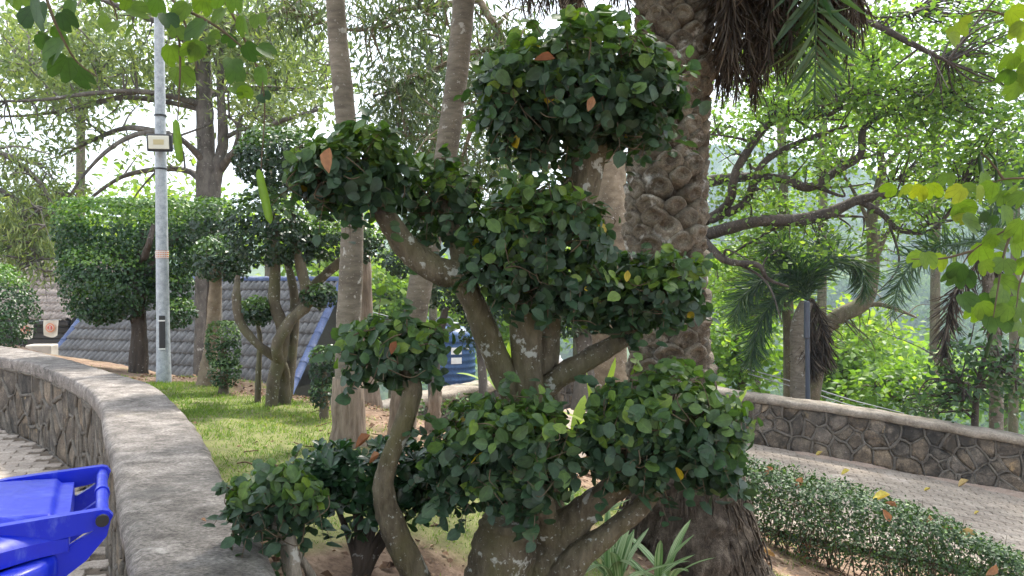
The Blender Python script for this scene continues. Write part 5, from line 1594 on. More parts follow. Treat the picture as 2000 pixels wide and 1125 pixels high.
# spreading grey tree at the left
Y = 13.5
big_tree('mango_tree', 'large spreading grey tree with pale flowering crown behind the box clipped trees', gb(405, Y),
    [([to_ground(408, Y), (406, 420, Y), (402, 300, Y), (398, 180, Y), (396, 60, Y), (392, -120, Y)], [30, 21, 18, 16, 13, 9]),
     ([(418, 400, Y + .1), (424, 330, Y), (436, 270, Y), (430, 150, Y), (440, 40, Y)], [13, 12, 10, 7, 4]),
     ([(396, 205, Y), (340, 190, Y - .4), (270, 178, Y - .8), (180, 182, Y - 1), (80, 195, Y - 1.2), (-60, 200, Y - 1.2)], [7, 6, 5, 4, 3, 2]),
     ([(398, 215, Y), (330, 200, Y), (240, 190, Y - .2), (150, 212, Y - .3), (60, 225, Y - .4), (-20, 228, Y - .5)], [6, 5, 5, 4, 3, 2]),
     ([(402, 320, Y), (370, 285, Y - .4), (330, 262, Y - .8), (270, 262, Y - 1), (215, 290, Y - 1.2), (165, 340, Y - 1.3), (125, 400, Y - 1.4)], [7, 6, 5, 5, 4, 3, 2]),
     ([(330, 262, Y - .8), (250, 250, Y - .5), (190, 270, Y - .3), (110, 310, Y)], [6, 5, 4, 2]),
     ([(402, 365, Y), (370, 335, Y + .4), (310, 330, Y + .6), (240, 345, Y + .7), (180, 385, Y + .8), (150, 420, Y + .8)], [7, 6, 5, 4, 3, 2]),
     ([(430, 330, Y), (455, 300, Y - .3), (480, 280, Y - .5), (540, 240, Y - .7), (620, 215, Y - .8)], [9, 8, 7, 5, 3]),
     ([(400, 190, Y), (450, 175, Y + .3), (520, 172, Y + .5), (590, 175, Y + .6), (650, 170, Y + .7)], [7, 6, 5, 4, 2]),
     ([(398, 120, Y), (340, 60, Y - .5), (250, 20, Y - .8), (150, -20, Y - 1)], [9, 7, 5, 3]),
     ([(398, 100, Y), (460, 50, Y - .5), (540, 30, Y - .8), (620, -10, Y - 1)], [9, 7, 5, 3])],
    [(90, 130, Y - .8, 150, 70, 34, 1.0), (60, 60, Y, 120, 60, 22, 1.0), (250, 120, Y - .5, 130, 60, 34, 1.0), (470, 40, Y - .5, 150, 60, 50, 1.0), (545, 130, Y - .3, 110, 60, 36, .9), (250, 30, Y, 130, 45, 30, 1),
     (40, 290, Y - 1, 70, 50, 12, .8), (170, 250, Y - .6, 90, 30, 9, .7), (60, 400, Y - 1.2, 80, 70, 34, .8), (30, 470, Y - 1.2, 80, 45, 22, .8), (330, 310, Y, 70, 35, 5, .6), (470, 215, Y, 60, 40, 12, .7), (560, 210, Y - .6, 90, 40, 16, .6), (370, 150, Y, 60, 50, 10, .6)],
    'paleleaf', LANCE, (.09, .19), 'greybark', 40, .26, .35, upn=.3)
# gum-like tree behind the centre
Y = 9.2
big_tree('gum_tree', 'tall brown trunk with drooping grey green leaves behind the central clipped tree', gb(1192, 8.2),
    [([to_ground(1190, 8.2), (1188, 640, 8.2), (1192, 480, 8.2), (1190, 350, 8.3), (1170, 180, 8.4), (1120, 20, 8.6), (1050, -150, 8.8)], [42, 36, 34, 33, 28, 22, 14]),
     ([(1150, 110, 8.5), (1060, 130, 8.8), (1000, 110, Y), (960, 40, Y), (900, -60, Y)], [16, 13, 10, 8, 5]),
     ([(1010, 115, Y), (970, 160, Y), (930, 230, Y), (905, 300, Y + .2), (890, 350, Y + .2)], [7, 6, 5, 3, 2]),
     ([(985, 90, Y), (900, 110, Y + .4), (830, 150, Y + .6), (760, 180, Y + .8)], [7, 5, 4, 2]),
     ([(940, 0, Y), (860, 10, Y), (780, 20, Y + .2), (700, 60, Y + .2), (560, 20, Y + .3)], [7, 6, 5, 3, 2]),
     ([(1185, 330, 8.4), (1010, 320, Y + .5), (960, 310, Y + .5), (900, 330, Y + .5), (830, 320, Y + .5)], [5, 4, 3, 2])],
    [(790, 25, Y, 130, 45, 44, .8), (780, 170, Y + .5, 85, 60, 38, .7), (830, 260, Y + .5, 60, 70, 26, .7), (930, 170, Y, 50, 80, 22, .7), (960, 330, Y + .4, 60, 70, 28, .6), (900, 330, Y + .5, 60, 40, 16, .6), (580, 20, Y + .3, 80, 45, 26, .6), (740, 270, Y + 1, 40, 60, 14, .6), (985, 60, Y, 60, 60, 20, .6)],
    'gumleaf', NARROW, (.09, .18), 'redbark', 36, .20, 1.0)
# right: spreading tree with long arching limbs
Y = 11.8
wz = 13.2
big_tree('rain_tree', 'spreading tree with long dark arching limbs beyond the right wall', gb(1330, wz),
    [([to_ground(1330, wz), (1335, 640, wz), (1340, 500, wz), (1350, 380, wz), (1345, 200, wz), (1330, 0, wz)], [40, 36, 34, 28, 22, 14]),
     ([(1345, 470, wz), (1400, 452, 12.6), (1480, 432, Y), (1560, 430, Y), (1615, 417, Y), (1680, 390, Y), (1765, 376, Y - .3)], [16, 13, 12, 12, 11, 9, 6]),
     ([(1680, 392, Y), (1725, 420, Y), (1755, 448, Y), (1815, 452, Y - .2), (1850, 420, Y - .3), (1880, 380, Y - .4)], [7, 6, 6, 5, 4, 2]),
     ([(1348, 360, wz), (1440, 347, 12.4), (1530, 350, Y), (1580, 366, Y), (1640, 330, Y), (1680, 302, Y), (1688, 250, Y), (1740, 218, Y), (1810, 190, Y)], [13, 10, 9, 9, 8, 7, 6, 4, 2]),
     ([(1365, 440, wz), (1420, 400, 12.4), (1440, 330, 12), (1490, 255, Y), (1530, 226, Y), (1600, 230, Y), (1675, 195, Y)], [11, 9, 8, 7, 6, 5, 3]),
     ([(1390, 430, 12.7), (1455, 395, 12.2), (1490, 320, Y), (1560, 278, Y), (1655, 246, Y)], [9, 8, 6, 6, 3]),
     ([(1350, 440, wz), (1385, 480, 12.5), (1420, 510, 12.2), (1480, 518, Y), (1500, 545, Y), (1540, 560, Y)], [8, 8, 7, 6, 4, 2]),
     ([(1340, 150, wz), (1500, 60, 12), (1600, 20, 11), (1690, 40, 10.6), (1780, 85, 10.4), (1850, 120, 10.3)], [11, 9, 8, 7, 6, 3])],
    [(1520, 210, Y, 120, 70, 40, 1.0), (1660, 170, Y, 140, 70, 60, 1.0), (1800, 230, Y - .3, 130, 90, 60, 1.0), (1900, 140, Y - .6, 110, 80, 46, 1.0), (1850, 330, Y - .3, 130, 60, 36, 1.0), (1460, 380, Y + .5, 80, 60, 22, .8), (1580, 300, Y, 90, 50, 18, .7), (1600, 480, Y, 90, 40, 14, .6), (1700, 60, Y - .5, 160, 50, 46, 1.0), (1820, 420, Y - .2, 80, 50, 18, .6), (1940, 40, Y - 1, 90, 60, 34, 1.0), (1950, 260, Y - .6, 80, 80, 30, .8), (1410, 260, Y + .6, 40, 70, 12, .6)],
    'brightleaf', SMALL, (.055, .12), 'darkbark', 34, .22)
Y = 14.5
big_tree('crooked_tree', 'crooked tree with a bent mossy trunk between the two feathery palms', gb(1560, Y),
    [([to_ground(1560, Y), (1600, 690, Y), (1630, 625, Y), (1690, 585, Y), (1706, 500, Y), (1703, 420, Y), (1722, 340, Y), (1718, 290, Y)], [16, 15, 15, 14, 12, 11, 9, 6]),
     ([(1640, 615, Y), (1700, 595, Y), (1740, 600, Y), (1790, 620, Y)], [7, 5, 4, 2]),
     ([(1705, 470, Y), (1690, 420, Y), (1665, 370, Y), (1640, 330, Y)], [5, 4, 3, 2]),
     ([(1720, 330, Y), (1760, 290, Y), (1790, 230, Y)], [6, 4, 2]), ([(1706, 520, Y), (1730, 460, Y), (1760, 420, Y)], [5, 4, 2])],
    [(1700, 250, Y, 110, 60, 40, 1.0), (1620, 330, Y, 70, 50, 22, .8), (1780, 380, Y, 70, 50, 22, .8), (1700, 660, Y, 60, 30, 10, .6), (1720, 480, Y, 60, 40, 12, .6)],
    'brightleaf', SMALL, (.07, .13), 'olivebark', 26, .26)
Y = 15.5
big_tree('slender_tree', 'slender vine-hung tree just left of the foxtail palm', gb(1535, Y),
    [([to_ground(1545, Y), (1540, 640, Y), (1534, 500, Y), (1530, 350, Y), (1524, 220, Y), (1520, 100, Y)], [13, 11, 10, 9, 8, 5]), ([(1532, 400, Y), (1500, 350, Y), (1460, 320, Y)], [6, 4, 2])],
    [(1530, 470, Y, 50, 90, 30, .8), (1480, 560, Y, 60, 60, 26, .8), (1500, 420, Y, 90, 50, 26, .8), (1440, 500, Y, 60, 60, 22, .8), (1420, 600, Y, 40, 60, 18, .7), (1520, 120, Y, 90, 70, 34, 1)],
    'brightleaf', SMALL, (.08, .15), 'olivebark', 26, .28)
# sunlit trees further down the slope
for k, (px, py, Y, rx, ry, n, mt, lab) in enumerate([
    (1440, 690, 17.5, 75, 70, 60, 'brightleaf', 'bright leafy tree beyond the wall right beside the old palm'),
    (1640, 720, 19.0, 90, 60, 60, 'brightleaf', 'bright tree behind the foxtail palm trunk low on the slope'),
    (1760, 760, 16.5, 80, 36, 40, 'brightleaf', 'sunny bush crown rising above the middle of the right wall'),
    (1660, 660, 30.0, 80, 45, 50, 'yellowleaf', 'pale green tree in the valley under the bent trunk'),
    (1800, 735, 34.0, 90, 40, 50, 'brightleaf', 'broad green tree in the valley in front of the blue hillside'),
    (1950, 760, 26.0, 80, 40, 40, 'brightleaf', 'green tree in the valley behind the palm at the right edge'),
    (760, 575, 30.0, 110, 65, 90, 'yellowleaf', 'feathery yellow green tree glimpsed between the slim palms'),
    (960, 620, 26.0, 110, 70, 70, 'yellowleaf', 'pale green tree behind the blue tank'),
    (1470, 560, 27.0, 100, 80, 70, 'yellowleaf', 'tall pale green tree behind the arching limbs'),
    (1120, 560, 24.0, 130, 90, 70, 'yellowleaf', 'light green tree hidden behind the central trunk'),
    (350, 420, 30.0, 120, 70, 60, 'yellowleaf', 'light green tree behind the flat topped clipped tree'),
    (100, 480, 26.0, 130, 90, 80, 'yellowleaf', 'pale green tree above the old brown roof'),
    (620, 470, 33.0, 110, 110, 70, 'yellowleaf', 'pale tree behind the clipped balls left of the slim palms'),
    (1820, 230, 23.0, 170, 120, 42, 'deepleaf', 'dense green tree high behind the arching limbs at right'),
    (1600, 130, 25.0, 150, 110, 90, 'brightleaf', 'green tree top behind the dead palm fronds'),
    (1975, 300, 19.0, 80, 90, 30, 'deepleaf', 'dark green tree behind the hanging two-lobed leaves at right'),
    (150, 130, 25.0, 220, 110, 85, 'paleleaf', 'pale crown far behind the spreading grey tree at left'),
    (520, 110, 23.0, 150, 120, 70, 'paleleaf', 'grey green crown behind the upright slim palm'),
    (840, 170, 21.0, 130, 140, 58, 'gumleaf', 'grey green crown behind the leaning slim palm'),
    (1010, 260, 20.0, 90, 110, 30, 'gumleaf', 'grey crown behind the topmost leaf pad')]):
    b = gb(px, Y)
    big_tree('valley_tree', lab, b, [([to_ground(px, Y), (px + 8, py + ry, Y), (px, py, Y), (px - 6, py - ry * .5, Y)], [9, 8, 6, 3]), ([(px + 4, py + ry * .6, Y), (px + rx * .4, py + ry * .1, Y), (px + rx * .7, py - ry * .2, Y)], [5, 4, 2]), ([(px + 4, py + ry * .6, Y), (px - rx * .4, py + ry * .1, Y), (px - rx * .7, py - ry * .1, Y)], [5, 4, 2])],
             [(px, py, Y, rx, ry, n, SZ(rx, Y) * .8)], mt, SMALL, (.0075 * Y, .014 * Y), 'olivebark', 30, .022 * Y, 0, 'trees on the slope', .02, sub=False)
# dark broad-leaved tree at the right edge
Y = 9.2
big_tree('broadleaf_tree', 'dark broad-leaved young tree at the right edge above the wall', gb(1910, 10.8), [([to_ground(1900, 10.8), (1905, 800, 10.8), (1915, 730, 10.6), (1930, 670, 10.5)], [7, 6, 5, 3]), ([(1905, 790, 10.8), (1870, 740, 10.6), (1850, 700, 10.5)], [4, 3, 2]), ([(1910, 750, 10.7), (1960, 700, 10.5), (1990, 680, 10.4)], [4, 3, 2])],
         [(1930, 710, 10.6, 60, 50, 26, .5), (1870, 760, 10.7, 55, 40, 20, .5), (1980, 740, 10.5, 40, 60, 20, .5), (1800, 790, 11.2, 60, 24, 14, .4)], 'deepleaf', SMALL, (.07, .13), 'darkbark', 14, .16)
# weeping pale foliage over the old roof at the far left
Y = 11.2
big_tree('weeping_tree', 'weeping pale green tree hanging over the old brown roof at left', gb(-120, Y), [([to_ground(-120, Y), (-110, 500, Y), (-90, 300, Y), (-40, 200, Y)], [20, 17, 14, 8]), ([(-90, 320, Y), (0, 300, Y), (80, 360, Y), (110, 430, Y)], [8, 6, 4, 2]), ([(-95, 350, Y), (20, 380, Y), (60, 450, Y), (70, 520, Y)], [6, 4, 3, 1.5])],
         [(30, 340, Y, 70, 50, 26, .6), (60, 430, Y, 60, 60, 34, .6), (20, 500, Y, 60, 40, 20, .6), (90, 520, Y, 40, 30, 10, .4)], 'paleleaf', NARROW, (.10, .18), 'greybark', 26, .17, 1.0)

# ---- feathery palms beyond the wall
def feather_palm(lab, base_px, trunk_pts, r, crown_px, fronds_, Y):
    o = thing('foxtail_palm', lab, 'palm', gb(base_px, Y), 'feathery palms beyond the wall')
    m = MB(); limb(m, [to_ground(base_px, Y)] + trunk_pts, r, 12, 6, .05); part('trunk', m, M['palmbark'], o)
    for (pts, dead) in fronds_:
        path = spline([P(*crown_px, Y)] + [P(q[0], q[1], Y + (q[2] if len(q) > 2 else 0)) for q in pts], 8)
        m = MB(); frond(m, path, 190, SZ(58, Y), .026, .80, .25 if not dead else .9, rnd=(0, 1), rach=.03, rough_=.20, three=True)
        part('dead_frond' if dead else 'frond', m, M['deadfrond'] if dead else M['frond'], o)
feather_palm('foxtail palm with dark feathery drooping fronds beyond the wall', 1560, [(1562, 720, 12.6), (1560, 640, 12.6), (1575, 590, 12.6)], [22, 18, 16, 12], (1578, 585),
    [([(1545, 540), (1490, 545), (1445, 590), (1432, 640)], 0), ([(1540, 570), (1500, 600), (1475, 660), (1465, 725)], 0), ([(1560, 530), (1530, 490), (1495, 485, -.3)], 0), ([(1600, 530), (1640, 500), (1680, 520), (1690, 590)], 0), ([(1590, 520), (1600, 480, .4), (1640, 470, .6)], 0), ([(1590, 590), (1605, 640), (1610, 720)], 1), ([(1585, 600), (1580, 660), (1585, 740)], 1)], 12.6)
feather_palm('palm with one arching dark frond and a hanging dead frond at the right edge', 1945, [(1946, 740, 11.2), (1940, 640, 11.2), (1930, 540, 11.2), (1925, 480, 11.2)], [14, 12, 11, 11, 9], (1925, 470),
    [([(1880, 475, -.4), (1810, 490, -.7), (1760, 545, -.9), (1742, 620, -1)], 0), ([(1900, 530), (1865, 570), (1848, 640), (1848, 730)], 1), ([(1960, 450), (2020, 460), (2060, 520)], 0), ([(1940, 430, .3), (1960, 390, .6), (2010, 380, .8)], 0), ([(1945, 560), (1940, 600), (1943, 660)], 1)], 11.2)
# slim grey post in front of the foxtail palm
m = MB(); tube(m, np.array([P(1576, 590, 12.2), P(1577, 690, 12.2), P(1578, 800, 12.2)]), [.036, .036, .04], 10)
o = thing('concrete_post', 'thin grey post in front of the foxtail palm trunk', 'post', P(1578, 800, 12.2)); part('shaft', m, M['tankdark'], o)
m = MB(); box(m, P(1576, 625, 12.1), [.085, .085, .62], 0, bev=.02); part('sleeve', m, M['tankdark'], o, smooth=False)

# ---- orchid tree the photographer stands under
ob = np.array([.9, -1.6, 0.0])
orch = thing('orchid_tree', 'orchid tree with two-lobed leaves and green pods hanging into the top of view', 'tree', ob)
m = MB(); tube(m, spline([ob, ob + [.05, .1, 1.2], ob + [-.1, .2, 2.4], ob + [-.2, .3, 3.2]], 6), [.16, .12, .10, .08], 12, .1); part('trunk', m, M['greybark'], orch)
fork = ob + np.array([-.2, .3, 3.2])
br = MB()
def twig_to(pts, r0, r1): tube(br, spline(pts, 6), np.linspace(r0, r1, 5), 7, .08); 
twig_to([fork, [-.6, 0, 3.6], [-1.6, 1.2, 3.3], P(60, -110, 2.3)], .06, .02)
twig_to([fork, [1.2, .2, 3.7], [1.9, 1.6, 3.2], P(2120, 180, 2.7)], .06, .02)
lines = [[(60, -110, 2.3), (150, -60, 2.3), (300, -30, 2.35), (420, -30, 2.4), (520, -20, 2.4)], [(300, -30, 2.35), (345, 10, 2.3), (375, 90, 2.28), (385, 140, 2.28)], [(345, 10, 2.3), (420, 50, 2.32), (470, 90, 2.34), (505, 130, 2.36)],
         [(60, -110, 2.3), (95, 10, 2.1), (120, 70, 2.1), (150, 120, 2.12), (190, 150, 2.14)], [(150, -60, 2.3), (215, 0, 2.3), (232, 50, 2.3)], [(420, -30, 2.4), (470, 60, 2.4), (515, 180, 2.4), (510, 330, 2.4)], [(345, 10, 2.3), (352, 120, 2.3), (347, 235, 2.3)],
         [(2120, 180, 2.7), (2060, 330, 2.7), (1960, 350, 2.7), (1870, 372, 2.7), (1780, 368, 2.7)], [(2120, 180, 2.7), (2080, 380, 2.6), (1980, 440, 2.6), (1900, 490, 2.6), (1865, 545, 2.6)], [(1980, 440, 2.6), (1960, 500, 2.55), (1948, 570, 2.5), (1940, 620, 2.5)], [(1900, 490, 2.6), (1840, 505, 2.6), (1780, 506, 2.6)],
         [(2120, 180, 2.7), (2030, 90, 2.7), (1990, 40, 2.7)], [(2030, 90, 2.7), (1995, 130, 2.7), (1980, 170, 2.7)], [(2030, 60, 2.7), (1930, 20, 2.75), (1875, 40, 2.75), (1865, 80, 2.75)], [(1960, 350, 2.7), (1930, 310, 2.7), (1915, 300, 2.7)], [(2080, 380, 2.6), (2000, 530, 2.55), (1985, 600, 2.5)]]
for l in lines: tube(br, spline([P(*q) for q in l], 6), np.linspace(.0055, .0018, 5), 5, 0, False)
part('twigs', br, M['twig'], orch, kind='stuff')
bau_me = []
for v in (.05, .2, .35, .5, .62, .74, .86, .97):
    t = MB(); scatter(t, BAU, np.zeros((1, 3)), np.eye(3)[None], 1.0, v); bau_me.append(t.mesh('leaf', M['bauhinia'], (0, 0, 0)))
def bleaf(px, py, Y, size, tint, ang=None, tilt=.45):
    """hanging two-lobed leaf seen from below; size in pixels"""
    a = rng.uniform(-.9, .9) if ang is None else ang
    tip = np.array([math.sin(a), rng.normal() * .35, -math.cos(a)]); nr = np.array([rng.normal() * tilt, -1 + rng.normal() * .2, rng.uniform(-.9, .7)])
    f = frames(nr[None], tip[None])[0]; s = SZ(size, Y)
    p = P(px, py, Y) - f[:, 1] * s * .45
    inst('leaf', bau_me[int(np.clip(tint * 8, 0, 7))], orch, p, f, s)
L1 = [(80, 15, 92, .05), (68, 30, 70, .05), (92, 82, 50, .1), (108, 100, 62, .35), (132, 40, 46, .1), (122, 132, 58, .2), (165, 150, 50, .05), (150, 138, 42, .55), (40, 0, 46, .6), (20, -10, 40, .6), (140, 15, 40, .3), (205, 40, 40, .6), (222, 52, 36, .7), (252, 66, 44, .6), (272, 22, 52, .5), (310, 15, 46, .3), (330, 40, 44, .1), (356, 22, 46, .5), (345, 62, 42, .55), (385, 62, 64, .3), (372, 100, 44, .5), (396, 10, 44, .5), (430, 30, 42, .55), (476, 50, 46, .4), (505, 40, 40, .5), (340, 108, 50, .5), (356, 150, 54, .55), (384, 95, 40, .4), (415, 75, 40, .6), (448, 78, 34, .1), (455, 128, 44, .25), (460, 148, 44, .35), (492, 100, 44, .1), (466, 175, 44, .5), (512, 148, 42, .3), (520, 100, 42, .3), (516, 190, 34, .1), (478, 180, 36, .55), (290, -8, 44, .4), (240, 0, 40, .5), (185, -8, 40, .3), (420, -5, 44, .4), (460, 5, 44, .4), (120, 70, 46, .15), (95, 120, 40, .15)]
for (x, y, s, t) in L1: bleaf(x, y, rng.uniform(2.12, 2.4), s * .86, t)
L2 = [(1870, 62, 42, .85), (1884, 44, 34, .8), (1862, 78, 36, .85), (1985, 30, 50, .8), (1990, 62, 44, .75), (1970, 120, 44, .6), (1985, 110, 48, .7), (1965, 150, 40, .3), (1985, 165, 44, .65), (1975, 178, 40, .5), (2010, 140, 50, .7)]
L2 += [(1735, 370, 36, .7), (1765, 372, 38, .8), (1795, 376, 40, .95), (1822, 372, 42, .85), (1845, 380, 40, .8), (1868, 378, 42, .9), (1890, 372, 40, .7), (1910, 378, 40, .8), (1930, 370, 40, .6), (1950, 385, 40, .6), (1975, 380, 42, .6), (1990, 390, 44, .5), (1880, 410, 58, .62), (1896, 440, 56, .6), (1878, 425, 36, .97), (1920, 425, 28, .1), (1938, 430, 26, .1), (1962, 420, 46, .5), (1985, 450, 54, .5), (1950, 470, 56, .6), (1990, 480, 54, .6), (1912, 495, 56, .55), (1940, 510, 50, .55), (1960, 520, 48, .6), (1935, 470, 34, .6), (1790, 506, 38, .65), (1812, 508, 40, .7), (1835, 512, 40, .8), (1860, 508, 38, .7), (1870, 530, 44, .15), (1885, 545, 44, .1), (1855, 540, 40, .2), (1925, 522, 36, .7), (1965, 555, 46, .55), (1990, 570, 46, .55), (1890, 590, 48, .3), (1900, 610, 42, .55), (1920, 605, 44, .6), (1945, 625, 66, .3), (1950, 575, 48, .55), (1975, 600, 46, .4), (1995, 610, 52, .5), (1930, 588, 40, .2), (1960, 610, 40, .6), (1990, 640, 46, .5), (2005, 520, 50, .5), (1850, 350, 34, .6), (1920, 350, 34, .6), (1970, 350, 36, .4)]
for (x, y, s, t) in L2: bleaf(x, y, rng.uniform(2.5, 2.72), s * .86, t)
def pod(pts, w, Y):
    c = spline([P(x, y, Y) for x, y in pts], 6); n = len(c); m = MB()
    wd = SZ(w, Y) * np.interp(np.linspace(0, 1, n), [0, .08, .5, .92, 1], [.15, .8, 1, .85, .05])
    sd = np.array([1.0, .25, 0])
    V = np.concatenate([c - sd * wd[:, None] / 2, c + np.array([0, -.004, 0]), c + sd * wd[:, None] / 2, c + np.array([0, .004, 0])]); i = np.arange(n - 1)
    F = np.concatenate([np.stack([i + a * n, i + 1 + a * n, i + 1 + b * n, i + b * n], -1) for a, b in ((0, 1), (1, 2), (2, 3), (3, 0))])
    m.add(V, F, .3); part('seed_pod', m, M['bananaleaf'] if w > 12 else M['bauhinia'], orch)
pod([(505, 330), (512, 365), (520, 400), (528, 437)], 17, 2.38); pod([(343, 233), (347, 275), (352, 318)], 15, 2.3); pod([(1912, 300), (1916, 330), (1920, 360)], 12, 2.7); pod([(1930, 296), (1944, 315), (1946, 345), (1944, 368)], 8, 2.7); pod([(1938, 650), (1930, 680), (1925, 700)], 12, 2.5)
# rest of its crown, unseen overhead, added to shade the foreground
m = MB(); n = 5200
q = np.stack([rng.uniform(-3.2, 3.4, n), rng.uniform(-2.6, 2.6, n), rng.uniform(3.1, 4.4, n)], 1)
ok = (q[:, 2] - CAMZ) > .47 * np.maximum(q[:, 1], 0) + .25
q = q[ok]; n = len(q)
scatter(m, BAU, q, frames(unit(np.array([0, 0, 1.0]) + rng.normal(size=(n, 3)) * .5), rand_dirs(n)), rng.uniform(.07, .11, n), rng.random(n) * .8)
part('crown', m, M['bauhinia'], orch, kind='stuff')

# ================================================================== ground plants
def strap(mb, base, az_, el, ln, w, bend, n=9):
    d = np.array([math.cos(az_), math.sin(az_), 0]); p = np.asarray(base, float).copy(); e = el; c = [p.copy()]
    for k in range(n - 1):
        p = p + (d * math.cos(e) + np.array([0, 0, math.sin(e)])) * ln / (n - 1); e -= bend / (n - 1); c.append(p.copy())
    c = np.array(c); t = np.linspace(0, 1, n); wd = w * np.interp(t, [0, .15, .55, .9, 1], [.55, .8, 1, .5, .02]); sd = np.array([-d[1], d[0], 0])
    T = unit(np.gradient(c, axis=0)); nr = np.cross(sd, T)
    V = np.concatenate([c - sd * wd[:, None] / 2 - nr * wd[:, None] * -.12, c, c + sd * wd[:, None] / 2 + nr * wd[:, None] * .12])
    U = np.concatenate([np.stack([0 * t + a, t, 0 * t], 1) for a in (0, .5, 1)]) + np.array([rng.uniform(0, 9), 0, 0])
    i = np.arange(n - 1); F = np.concatenate([np.stack([i + a * n, i + b * n, i + 1 + b * n, i + 1 + a * n], -1) for a, b in ((0, 1), (1, 2))])
    mb.add(V, F, rng.random(), U)
def lily(lab, px, py, leaves, ln, w, Y=None, mat='lily'):
    b = PG(px, py) if Y is None else P(px, py, Y)
    b[2] = gz(b[0], b[1]) if Y is None else b[2]
    o = thing('striped_lily' if mat == 'lily' else 'broad_leaf_plant', lab, 'plant', b)
    for k in range(leaves):
        m = MB(); strap(m, b + rng.normal(size=3) * .02 * np.array([1, 1, 0]), rng.uniform(0, 6.28), rng.uniform(.75, 1.4), ln * rng.uniform(.7, 1.15), w * rng.uniform(.8, 1.2), rng.uniform(.6, 1.9)); part('leaf', m, M[mat], o)
    return o
lily('striped strap-leaved lily in front of the palm root mass', 1200, 1150, 12, .36, .042, 3.0)
lily('striped strap-leaved lily beside the lower right branch', 1290, 1150, 11, .34, .042, 3.05)
lily('striped lily tuft seen between the central stems', 1135, 1035, 12, .30, .035)
lily('small lily tuft right of the cut stump', 1100, 990, 8, .24, .03)
def broad(lab, px, py, Y, specs):
    o = thing('broad_leaf_plant', lab, 'plant', P(px, py, Y))
    for (az_, el, ln, w, bend) in specs:
        m = MB(); strap(m, P(px, py, Y), az_, el, ln, w, bend, 10); part('leaf', m, M['bananaleaf'], o)
broad('bright broad leaves rising behind the lower right leaf pad', 1170, 850, 4.6, [(2.7, 1.45, .40, .10, .2), (.3, 1.5, .50, .12, .35), (3.3, .9, .36, .09, .9), (4.4, 1.2, .3, .08, .8)])
broad('bright broad leaf plant left of the palm trunk', 1120, 850, 4.9, [(3.0, 1.0, .3, .10, .8), (3.6, .7, .3, .09, 1.0), (5.5, 1.1, .25, .08, .8), (1, 1.2, .3, .09, .5)])
broad('pale broad leaf poking out right of the palm trunk', 1405, 850, 4.9, [(.35, 1.05, .38, .07, .25), (.8, 1.3, .3, .05, .3)])
broad('yellow green upright leaf between the trunk and the tank', 992, 790, 8.8, [(1.5, 1.5, .75, .11, .1), (.6, 1.3, .5, .10, .4), (2.8, 1.1, .5, .12, .6)])
broad('low light green leaves on the wall top by the tank', 945, 745, 9.9, [(3.2, .7, .4, .14, .9), (.2, .8, .4, .14, .8), (1.7, 1.1, .35, .12, .4)])

# ---- turf, litter, fallen leaves
m = MB(); n = 210000
x = rng.uniform(-4.4, 2.4, n); y = 1.9 + 5.9 * rng.random(n) ** 1.0
lw = left_of_wall(x, y)
k = (rng.random(n) < lawn(x, y) * .95 + .012) & (lw < -.2)
x, y = x[k], y[k]; n = len(x)
z = ground(x, y)
tip = unit(np.stack([rng.normal(size=n) * .55, rng.normal(size=n) * .55, np.ones(n)], 1)); nr = rand_dirs(n)
BL = (np.array([[-.09, 0, 0], [.09, 0, 0], [.05, .6, .06], [-.05, .6, .06], [0, 1, .2]], float), np.array([[0, 1, 2], [0, 2, 3], [3, 2, 4]]), np.zeros((5, 3)))
scatter(m, BL, np.stack([x, y, z - .004], 1), frames(nr, tip), rng.uniform(.016, .036, n) * np.clip(y / 4.5, .7, 1.2), np.clip(rng.normal(.45, .22, n) + .2 * np.sin(3 * x) * np.sin(2.7 * y), 0, 1))
solo('turf', m, M['grass'], 'short bright lawn grass between the wall and the clipped trees', 'grass', kind='stuff', base=(0, 0, 0))
m = MB(); n = 10500
x = rng.uniform(-3.6, 4.2, n); y = rng.uniform(1.9, 7.4, n)
k = (rng.random(n) < np.clip(.9 - lawn(x, y), .03, 1)) & (left_of_wall(x, y) < -.22) & (y < near_edge(x) - .1)
x, y = x[k], y[k]; n = len(x)
scatter(m, SMALL, np.stack([x, y, ground(x, y) + .008], 1), frames(unit(np.array([0, 0, 1.0]) + rng.normal(size=(n, 3)) * .4), rand_dirs(n)), rng.uniform(.015, .055, n), rng.random(n))
for q in range(160):
    x, y = rng.uniform(-1.6, 3.2), rng.uniform(2.0, 6); a = rng.uniform(0, 6.28); L_ = rng.uniform(.06, .25)
    if left_of_wall(np.array([x]), np.array([y]))[0] > -.3: continue
    p0 = np.array([x, y, gz(x, y) + .008]); p1 = p0 + np.array([math.cos(a) * L_, math.sin(a) * L_, 0]); p1[2] = gz(p1[0], p1[1]) + .01
    tube(m, spline([p0, (p0 + p1) / 2 + rng.normal(size=3) * .012, p1], 3), .0035, 4, 0, False, rnd=.25)
solo('leaf_litter', m, M['litter'], 'dry brown leaves and twigs scattered over the bare soil', 'leaf litter', kind='stuff', base=(0, 0, 0))
fal = {}
